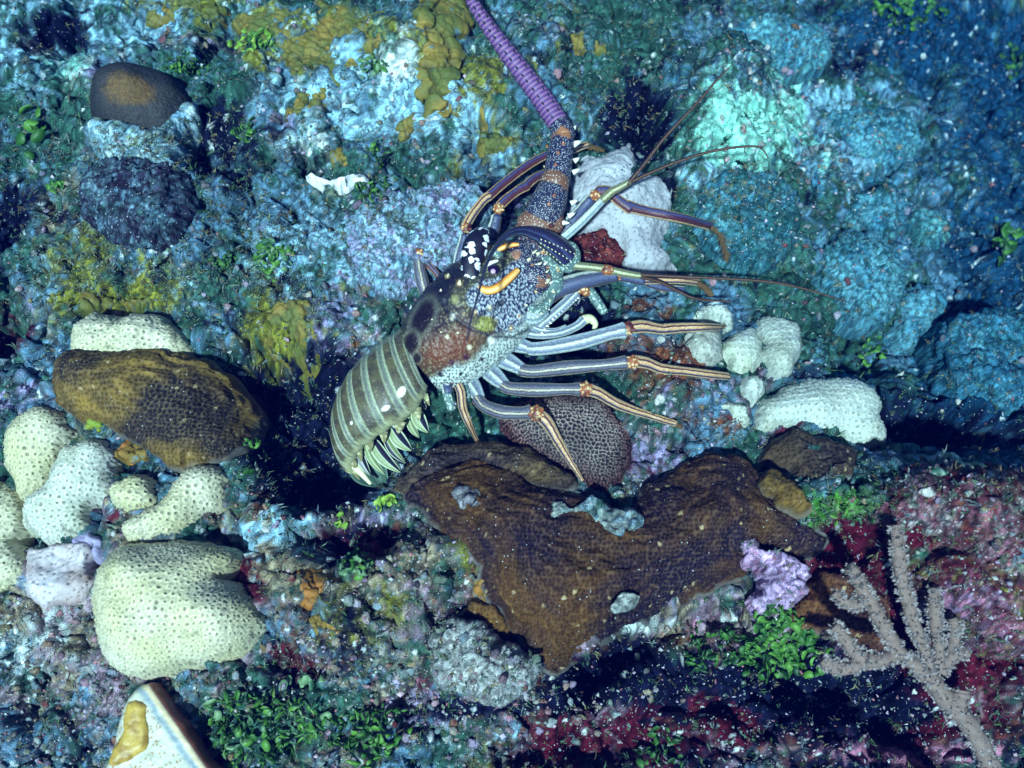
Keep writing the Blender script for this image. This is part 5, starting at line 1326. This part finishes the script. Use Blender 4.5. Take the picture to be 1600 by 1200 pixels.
leg([(814,578,44,9),(835,580,48,10),(890,574,58,10),(945,570,66,9),(978,566,70,10)], (988,566,68,11), [(990,564,68,9),(1010,567,64,10),(1030,575,58,9),(1042,577,55,7)], [(1038,577,55,8),(1070,580,46,7),(1110,585,36,7),(1137,588,28,6)], A, 14)
base([(765,580,36,15),(778,592,40,13),(790,602,42,9)], M_pale)
leg([(786,602,42,9),(800,607,46,10),(840,609,56,10),(885,608,64,9),(905,608,68,10)], (915,608,66,12), [(918,608,66,9),(935,614,62,10),(955,626,54,9),(968,633,50,7)], [(964,631,50,8),(990,641,40,7),(1025,652,30,6),(1056,662,22,5)], A, 10)
base([(735,600,34,15),(742,610,38,13),(750,622,42,9)], M_pale)
leg([(746,622,42,9),(757,634,46,10),(785,644,54,10),(815,645,62,10),(828,644,64,11)], (838,646,64,13), [(840,646,64,9),(855,660,60,11),(868,682,54,9),(874,692,50,7)], [(871,688,50,8),(882,706,42,7),(897,730,34,5),(910,751,28,3)], A, 8)
# hindmost folded leg
leg([(700,612,60,8),(698,600,66,9),(702,594,70,9)], (704,592,70,9), [(696,600,62,7),(700,620,58,8),(706,640,54,6)], [(712,594,68,6),(720,612,62,7),(723,636,56,7),(732,660,50,6),(748,694,42,3)], (M_deep, M_green, M_shank), 6)
part("leg_base", tube([(724,600,50,6),(728,618,46,7),(722,632,44,5)], 12, 5), M_green, lob)
# foremost right leg, deep blue
leg([(848,470,52,12),(870,452,56,15),(905,440,60,13),(945,432,62,12),(962,430,62,10)], (966,430,60,8), [(968,430,60,8),(985,434,58,9),(1005,438,55,8)], [(1000,436,55,8),(1030,437,50,7),(1065,438,44,6),(1092,442,36,6)], (M_deep, M_deep, M_shank), 26)
part("leg", tube([(1010,442,44,6),(1035,449,40,6),(1068,452,34,5)], 12, 6), M_deep, lob)
part("leg_tuft", tuft([(1092,442,32,7),(1104,452,28,8),(1112,460,22,5)]), M_fuzz, lob)
# raised right leg crossing the grey sponge
leg([(868,382,50,10),(885,358,60,11),(905,332,70,10),(922,312,78,9)], (930,305,80,9), [(934,300,80,9),(950,300,80,10),(965,312,78,9),(985,327,74,8)], [(980,322,74,9),(1010,330,68,8),(1060,340,58,8),(1112,354,48,7)], (M_deep, M_dusk, M_dusk), 30)
part("leg_tuft", tuft([(1112,354,44,6),(1126,370,36,10),(1134,395,26,9),(1136,408,20,3)]), M_fuzz, lob)
# far side legs
leg([(712,430,50,7),(716,410,54,8),(722,385,62,8),(726,368,68,7)], (728,356,70,9), [(728,352,70,7),(740,332,72,8),(756,312,72,8),(765,306,72,7)], [(762,308,70,7),(790,284,66,7),(825,258,58,7),(856,241,50,6)], (M_deep, M_shank, M_dusk), 0)
part("foot", tube([(895,236,44,5),(905,230,42,6),(918,226,38,5)], 12, 5), M_shank, lob)
part("leg_tuft", tuft([(910,228,36,5),(928,231,32,7),(942,235,28,4)]), M_fuzz, lob)
leg([(768,372,52,8),(772,355,58,9),(776,338,66,8)], (779,326,70,9), [(780,322,70,7),(795,308,70,8),(812,296,68,8),(824,290,66,7)], [(820,292,66,7),(836,278,60,7),(852,270,54,6),(862,262,48,5)], (M_deep, M_dusk, M_dusk), 0)
leg([(667,470,44,8),(662,450,50,9),(656,425,58,9),(653,406,62,8)], (653,395,64,9), [(668,412,50,5),(680,425,44,5),(690,438,40,4)], None, (M_thigh, M_dusk, M_dusk), 0)

for k_, (x0, y0, dx, dy) in enumerate([(1122,511,10,-1),(1134,588,10,4),(1052,661,12,6)]):
    q = look_hit(x0, y0)[0]; h_ = q[2] * 1000 - RAISE + 6
    part("leg_tuft", tuft([(x0 - dx, y0 - dy, h_ + 4, 6), (x0, y0, h_, 8), (x0 + dx, y0 + dy, h_ - 2, 4)], 130, seed=k_ + 3), M_fuzz, lob)

# -- mouthparts and small front limbs
part("mouth_limb", tube([(842,510,44,8),(858,497,46,9),(880,478,48,9),(900,458,50,9)], 16, 6), M_pale, lob)
kn = part("mouth_limb", tube([(898,456,50,8),(908,449,50,9),(922,456,46,8),(932,470,40,8),(944,488,32,7)], 16, 6), M_green, lob)
part("knee", tube([(903,450,54,8),(912,452,55,9),(918,460,52,6)], 14, 5), M_joint, kn)
for k_ in range(14):
    t = k_ / 13; part("tooth", cone(lp(846 + 56 * t, 520 - 54 * t - 6 * math.sin(3 * t), 52), np.array([.7, -.5, .3]), .005, .0022, 5), M_white, lob)
part("palp", tube([(820,520,42,7),(845,523,44,7),(875,520,46,7),(900,510,48,7),(912,500,50,8)], 16, 6), M_pale, lob)
part("palp", tube([(912,500,50,8),(922,498,48,7),(930,506,44,5),(928,514,40,3)], 14, 5), M_cream, lob)
part("palp", tube([(826,508,46,5),(848,516,46,5),(868,516,47,4),(884,508,48,1.2)], 12, 6), M_pale, lob)

# -- head: horns, eyes, cuff
hr = part("horn", tube([(738,441,126,3),(748,449,132,5.5),(762,454,136,7),(777,450,137,7.5),(790,440,134,7),(801,430,130,6.5),(809,422,126,5)], 22, 8, flat=.8), M_horn, lob, label="bright orange curved horn over the right eye")
hl = part("horn", tube([(754,450,120,6),(744,443,124,11),(736,428,128,15),(736,410,130,17),(741,392,130,20),(747,377,130,20),(752,368,128,16),(755,362,124,12)], 26, 8, flat=.7), M_mottle, lob, label="black and white mottled horn over the left eye")
part("horn", tube([(776,392,112,3),(786,387,114,4.5),(798,383,114,4.5),(810,382,112,3)], 14, 6), M_horn, lob)
def ball(px, py, h, r, squash=1.0, n=18):
    c = lp(px, py, h); ph = np.linspace(-np.pi / 2, np.pi / 2, n)
    rr = r * .00096
    cen_ = c + W_[None] * (np.sin(ph) * rr * squash)[:, None]; q = np.cos(ph) * rr + 1e-6
    e1 = np.array([1., 0, 0]); e2 = np.cross(W_, e1)
    return loft(cen_, e1[None] * q[:, None], e2[None] * q[:, None], 24, cap=False)
part("eye_socket", ball(766, 428, 106, 24, .6), M_mottle, lob)
M_eye, ent, eb, etc_ = shell("glossy_eye", rough=.06, bump=0)
eb.inputs["Base Color"].default_value = (.012, .006, .035, 1)
ey = part("eye", ball(770, 424, 122, 11.5, .9), M_eye, lob)
M_pup = shell("pinkish_pupil", rough=.2)[0]; M_pup.node_tree.nodes["Principled BSDF"].inputs["Base Color"].default_value = (.45, .28, .40, 1)
part("pupil", ball(770.5, 424, 131.5, 4.0, .5), M_pup, ey)
part("eye_ridge", tube([(757,418,126,2),(766,411,130,3),(778,407,128,2)], 8, 5), M_white, lob)
part("eye_socket", ball(773, 404, 108, 15, .7), M_green, lob)
# blue speckled plates at the base of the antennae
for (x0, y0, h0, r0, sq, mt) in [(812,408,82,34,.9,M_speck),(838,398,78,34,.8,M_speck),(852,420,74,30,.9,M_green),(832,432,82,32,.9,M_speck),(858,442,66,24,.8,M_green),(822,385,76,24,.8,M_speck),(790,400,92,20,.8,M_speck)]:
    part("antenna_plate", ball(x0, y0, h0, r0, sq, 22), mt, lob)
r3 = np.random.default_rng(5)
for i in range(46):
    a, b = r3.random(2)
    x0 = 795 + 80 * a; y0 = 370 + 80 * b + 10 * a
    if math.hypot(x0 - 836, y0 - 412) > 48: continue
    part("spine", cone(lp(x0, y0, 106 - 0.010 * ((x0 - 830) ** 2 + (y0 - 412) ** 2)), np.array([.6 + .5 * r3.random(), .4, .7]), (.006 + .007 * r3.random()), .0021 + .0018 * r3.random(), 6),
         [M_white, M_cream, M_joint][i % 3], lob)
M_cuff = stripe_mat("pale_grey_cuff", [(0, (.35, .45, .42)), (.12, (.42, .50, .48)), (.18, (.12, .18, .2)), (.26, (.34, .40, .42)), (.36, (.5, .56, .5)), (.42, (.2, .12, .12)), (.5, (.4, .5, .45)), (1, (.4, .5, .45))])
part("cuff", tube([(790,440,112,5),(790,458,108,9),(800,478,100,11),(818,493,92,11),(838,496,84,10),(852,486,76,8)], 20, 8, flat=.7), M_cuff, lob)
part("cuff", tube([(812,470,96,5),(824,482,94,7),(842,484,86,8),(858,470,78,7),(866,452,72,4)], 18, 8, flat=.7), M_green, lob)
for i in range(9):
    t = i / 8; part("spine", cone(lp(812 + 52 * t, 476 + 26 * math.sin(2.4 * t + .3) - 32 * t * t, 98 - 20 * t), np.array([.5, -.6, .6]), .007, .0028, 6), M_cream, lob)
for i in range(7):
    t = i / 6; part("spine", cone(lp(806 + 50 * t, 498 + 6 * t - 22 * t * t, 84 - 14 * t), np.array([.5, -.7, .4]), .005, .0026, 6), M_white, lob)

# -- left antenna: stout base and long purple flagellum
an = part("antenna", tube([(822,360,96,24),(838,350,98,27),(860,346,98,24),(872,342,96,18)], 24, 7, flat=.8), M_speck_o, lob, label="long purple antenna with rows of black spines, running out of the top of the picture")
part("antenna_joint", tube([(846,342,100,30),(853,326,104,29),(860,308,106,27),(866,290,106,23)], 30, 8, flat=.85), M_speck, an)
part("antenna_joint", tube([(869,286,106,21),(872,262,108,21),(876,235,110,20),(879,212,110,18),(878,202,110,17)], 30, 8, flat=.9), M_speck, an)
part("antenna_joint", tube([(864,292,108,22),(867,284,108,23),(870,277,108,21)], 24, 5), M_speck_o, an)
for (x0, y0, dx, dy, L, r) in [(892,318,10,4,14,5),(888,338,10,4,14,5),(895,270,9,4,15,5),(897,252,9,5,12,5),(896,226,9,3,16,6),(893,205,7,8,14,5),(846,300,-8,6,8,3),(840,326,-9,5,9,4),(838,346,-8,-2,9,4),(853,262,-8,6,6,3),
   (856,230,-6,6,6,3),(822,348,-8,6,12,4),(815,358,-9,4,12,4),(860,352,3,-5,10,4),(880,348,8,-2,12,4),(872,240,0,4,6,3),(868,258,0,4,5,3),(880,225,0,4,5,3),(858,320,0,4,6,3),(866,306,0,4,5,3)]:
    inside = abs(dx) < 5
    part("spine", cone(lp(x0, y0, 128 if inside else 104), np.array([dx, dy, 7.0 if inside else 3]), L * MM, r * MM, 7), M_white if dx > 5 else M_joint, an)
m, nt, b, tc = shell("purple_ringed_antenna")
uvn = N(nt, "ShaderNodeUVMap"); sx = N(nt, "ShaderNodeSeparateXYZ"); nt.links.new(uvn.outputs[0], sx.inputs[0])
mu = N(nt, "ShaderNodeMath", operation='MULTIPLY'); mu.inputs[1].default_value = 2 * math.pi / .0075; nt.links.new(sx.outputs[0], mu.inputs[0])
si = N(nt, "ShaderNodeMath", operation='SINE'); nt.links.new(mu.outputs[0], si.inputs[0])
ra = ramp(nt, [(0, (.075, .035, .14)), (.45, (.13, .06, .20)), (.8, (.20, .085, .22)), (1, (.27, .13, .20))])
mr = N(nt, "ShaderNodeMapRange"); mr.inputs["From Min"].default_value = -1; nt.links.new(si.outputs[0], mr.inputs["Value"]); nt.links.new(mr.outputs["Result"], ra.inputs[0])
nt.links.new(ra.outputs[0], b.inputs["Base Color"]); M_purple = m
AP = [(880,206,108,15.5),(868,186,110,17.5),(845,152,116,17),(815,112,126,15.5),(785,72,138,13.5),(755,30,150,11),(732,-8,160,9),(700,-70,176,7),(665,-150,196,5),(640,-230,215,2)]
fla = part("antenna_whip", tube(AP, 28, 14), M_purple, an)
sa_ = spline(np.array(AP), 14, closed=False); ca_ = lp(sa_[:, 0], sa_[:, 1], sa_[:, 2]); Ta = np.gradient(ca_, axis=0); Ta /= np.linalg.norm(Ta, axis=1)[:, None]
gs = []
Lc = np.concatenate([[0], np.cumsum(np.linalg.norm(np.diff(ca_, axis=0), axis=1))])
for q in np.arange(.02, Lc[-1] - .02, .0145):
    for j, al in enumerate((.10, .34, .60, .86)):
        qq = q + (.0072 if j % 2 else 0) + r3.uniform(-.0015, .0015)
        c_ = np.array([np.interp(qq, Lc, ca_[:, i]) for i in range(3)]); T_ = np.array([np.interp(qq, Lc, Ta[:, i]) for i in range(3)])
        S_ = np.cross(T_, W_); S_ /= np.linalg.norm(S_); N_ = np.cross(S_, T_)
        r_ = np.interp(qq, Lc, sa_[:, 3]) * .00092; d_ = S_ * math.cos(al * np.pi) + N_ * math.sin(al * np.pi)
        gs.append(cone(c_ + d_ * r_ * .95, d_ * .8 + T_ * .9, .0085, .0024, 4))
part("spines", merge(gs), M_blackspine, fla, kind="stuff")
part("antenna_joint", tube([(882,214,110,18),(879,204,110,18),(872,194,110,17)], 26, 6), M_speck, an)

# -- right antenna: thick navy stump that curls towards the lens and thins to a dark thread
M_navy = stripe_mat("navy_antenna", [(0, (.02, .016, .05)), (.10, (.03, .02, .05)), (.15, (.015, .012, .035)), (.22, (.025, .022, .07)), (.26, (.05, .06, .14)), (.28, (.014, .012, .04)), (.36, (.02, .02, .07)), (.4, (.06, .09, .14)), (.43, (.015, .02, .04)), (1, (.02, .016, .05))], rough=.22)
ra_ = part("antenna", tube([(884,400,110,18.5),(872,388,124,18),(855,375,140,15.5),(838,366,156,11.5),(820,361,172,8.5),(803,362,190,6.5),(788,370,208,4.8),(775,386,230,3.6),(765,402,254,3.0),(756,425,284,2.4),(747,460,322,2.0),(736,500,366,1.6),(729,532,400,1.2)], 24, 8), M_navy, lob,
       label="dark navy antenna curling over the head and thinning to a thread")
part("antenna_joint", tube([(880,415,84,20),(884,402,96,24),(880,392,110,22)], 22, 6, flat=.8), M_green, ra_)
gs = []
for i in range(9):
    for j in (-1, 0, 1):
        t = i / 9; gs.append(cone(lp(892 - 52 * t + 6 * j * (1 - t), 408 - 34 * t + 4 * t * t - 11 * j * (1 - .5 * t), 132 + 44 * t - 5 * abs(j)), np.array([-.8, .5, .7]), .0032, .0011, 4))
part("spines", merge(gs), M_cream, ra_, kind="stuff")

# -- antennules
al_ = part("antennule", tube([(858,425,86,6),(880,414,92,7),(910,416,96,6.5),(938,419,100,6),(948,421,100,7)], 14, 6), M_ann, lob)
part("antennule_joint", tube([(944,421,101,8),(950,422,102,8.5),(956,422,101,7)], 12, 4), M_joint, al_)
part("antennule_joint", tube([(954,422,100,6),(975,427,98,6),(1000,431,96,5)], 12, 5), M_ann, al_)
part("whip", tube([(998,429,97,3.4),(1060,432,90,2.8),(1130,435,84,2.5),(1200,440,76,2.2),(1260,452,66,1.8),(1322,471,54,1.0)], 8, 8), M_whip, al_)
part("whip", tube([(998,432,95,3.2),(1030,440,82,2.8),(1060,455,70,2.6),(1090,467,60,2.3),(1142,471,46,1.2)], 8, 8), M_whip, al_)
al2 = part("antennule", tube([(858,392,92,5),(880,372,104,7),(905,350,116,7),(925,330,126,6.5),(944,310,134,6)], 14, 6), M_cuff, lob)
part("antennule_joint", tube([(942,312,136,7),(955,300,140,6.5),(970,292,144,5.5),(984,284,148,5)], 12, 5), M_ann, al2)
part("whip", tube([(980,288,148,3.6),(1005,258,158,3.2),(1040,213,172,2.8),(1090,160,190,2.2),(1120,125,202,1.6),(1143,102,210,.8)], 8, 8), M_whip, al2)
part("whip", tube([(982,286,147,3.2),(1020,268,150,2.8),(1060,252,154,2.5),(1110,237,158,2.2),(1160,229,160,1.9),(1188,231,158,1.6),(1200,246,152,.9)], 8, 8), M_whip, al2)
hz.hide_viewport = False
